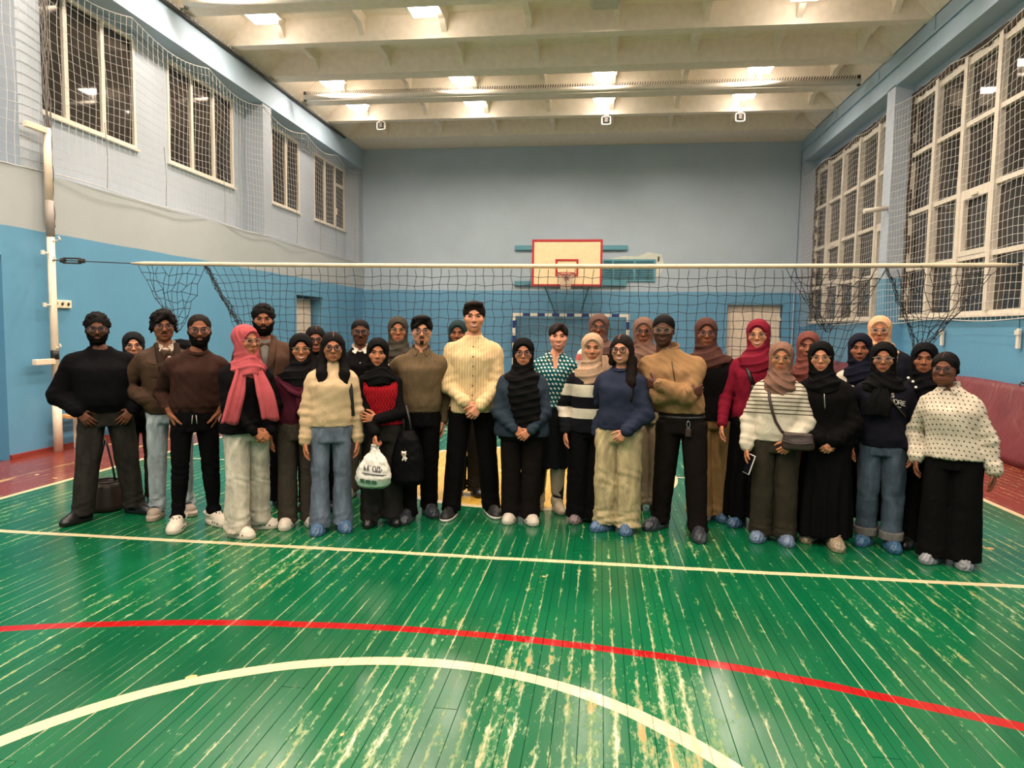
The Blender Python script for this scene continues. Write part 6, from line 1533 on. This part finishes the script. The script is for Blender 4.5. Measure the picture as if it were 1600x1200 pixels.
# wrist watch, belt and keys on the tan pullover man
c22=ctx(22)[0]; a=c22['arms'][1]; E,W_=a[1],a[2]; d=(W_-E)/np.linalg.norm(W_-E); cpt=W_-d*.004
u_=np.cross(d,(0,0,1)); u_/=np.linalg.norm(u_); v_=np.cross(u_,d); b=MB(); b.ring(tuple(cpt),tuple(u_),tuple(v_),.036,.036,.008,18,5); wt=local_part(22,'watch',b,plain('watch_strap',(90,52,36),.5))
fc=cpt+np.array([0,-.041,.004]); b=MB(); n=16; V=[];F=[]
for rr,yy in ((.021,0.004),(.021,-.006),(.018,-.008)):
    for k in range(n): V.append((fc[0]+rr*math.cos(2*math.pi*k/n),fc[1]+yy,fc[2]+rr*math.sin(2*math.pi*k/n)))
F=[(i_*n+k,i_*n+(k+1)%n,(i_+1)*n+(k+1)%n,(i_+1)*n+k) for i_ in range(2) for k in range(n)]+[[2*n+k for k in range(n)]]
b.add(V,F); b.build('watch_case',plain('watch_bronze',(150,104,70),.3,.6),wt,smooth=False)
tz_=c22['z'](.945)-.03; TZ_,TA_,TB_,TCY_=c22['TZ'],c22['TA'],c22['TB'],c22['TCY']
ba,bb,bc=[np.interp(tz_,TZ_,q) for q in (TA_,TB_,TCY_)]
b=MB(); b.ring((0,bc,tz_),(1,0,0),(0,1,0),ba+.004,bb+.006,.014,30,6,pw=2.3); local_part(22,'belt',b,BLKL)
kx=.05; ky=bc-bb-.035; b=MB(); b.ring((kx,ky,tz_-.045),(1,0,0),(0,0,1),.012,.026,.003,14,4); kr=local_part(22,'key_clip',b,plain('steel',(180,178,172),.3,.9)); b=MB(); b.box((kx-.022,ky-.012,tz_-.14),(kx+.022,ky+.006,tz_-.075)); b.build('key_pouch',LEATH,kr,bevel=.006)
# bracelets and the second strap end
c9=ctx(9)[0]; a=c9['arms'][-1]; E,W_=a[1],a[2]; d=(W_-E)/np.linalg.norm(W_-E); cpt=W_+d*.02; u_=np.array([1.,0,0])-d*d[0]; u_/=np.linalg.norm(u_); v_=np.cross(u_,d)
b=MB(); b.ring(tuple(cpt),tuple(u_),tuple(v_),.030,.026,.005,16,5); local_part(9,'bracelet',b,GOLD)
# dark hood behind the brown jacket
c3=ctx(3)[0]; f=Field((-.10,-.08,c3['zsh']-.08),(.32,.26,c3['zsh']+.20),.009); f.ell((.13,.08,c3['zsh']+.07),(.12,.085,.075)); f.ell((.06,.09,c3['zsh']+.09),(.10,.07,.05),k=.04); V,F=f.mesh(); N=vnormals(V,F); V=V+N*(wav(V,8,(30,30,30))*.008)[:,None]
link('hood',mk_mesh('hood',V,F,True),C('hood_black',(14,14,17)),c3['root'])
# drawstrings of the joggers
c4=ctx(4)[0]; zz=c4['z'](.915); yb=np.interp(zz,c4['TZ'],c4['TCY'])-np.interp(zz,c4['TZ'],c4['TB'])-.035
for sx_ in (-.012,.012): local_part(4,'drawstring',MB().tube([(sx_,yb,zz),(sx_*1.3,yb-.006,zz-.03),(sx_*1.5,yb-.003,zz-.065)],.0028,5),plain('cord_white',(190,186,178),.7))
# necklace on the dotted dress
c17=ctx(17)[0]; zz=c17['zsh']; yb=np.interp(zz,c17['TZ'],c17['TCY'])-np.interp(zz,c17['TZ'],c17['TB'])
local_part(17,'necklace',MB().tube([(-.05,yb+.03,zz+.09),(-.03,yb-.004,zz+.04),(0,yb-.016,zz+.02),(.03,yb-.004,zz+.04),(.05,yb+.03,zz+.09)],.0022,5),GOLD)
# knotted sweater sleeves on the maroon jumper
c7=ctx(7)[0]; fs7=PX[7]['_fs']; z7=c7['zsh']
b=MB(); b.tube([fs7(-.13,z7-.02,.012),fs7(-.05,z7-.09,.018),fs7(.01,z7-.12,.022),fs7(.06,z7-.08,.018),fs7(.12,z7-.0,.012)],[.022,.028,.03,.028,.022],10,flat=.7).tube([fs7(.01,z7-.12,.02),fs7(.015,z7-.2,.022),fs7(.0,z7-.29,.016)],[.026,.03,.022],10,flat=.6)
local_part(7,'tied_sleeves',b,PX[7]['top']['m'])
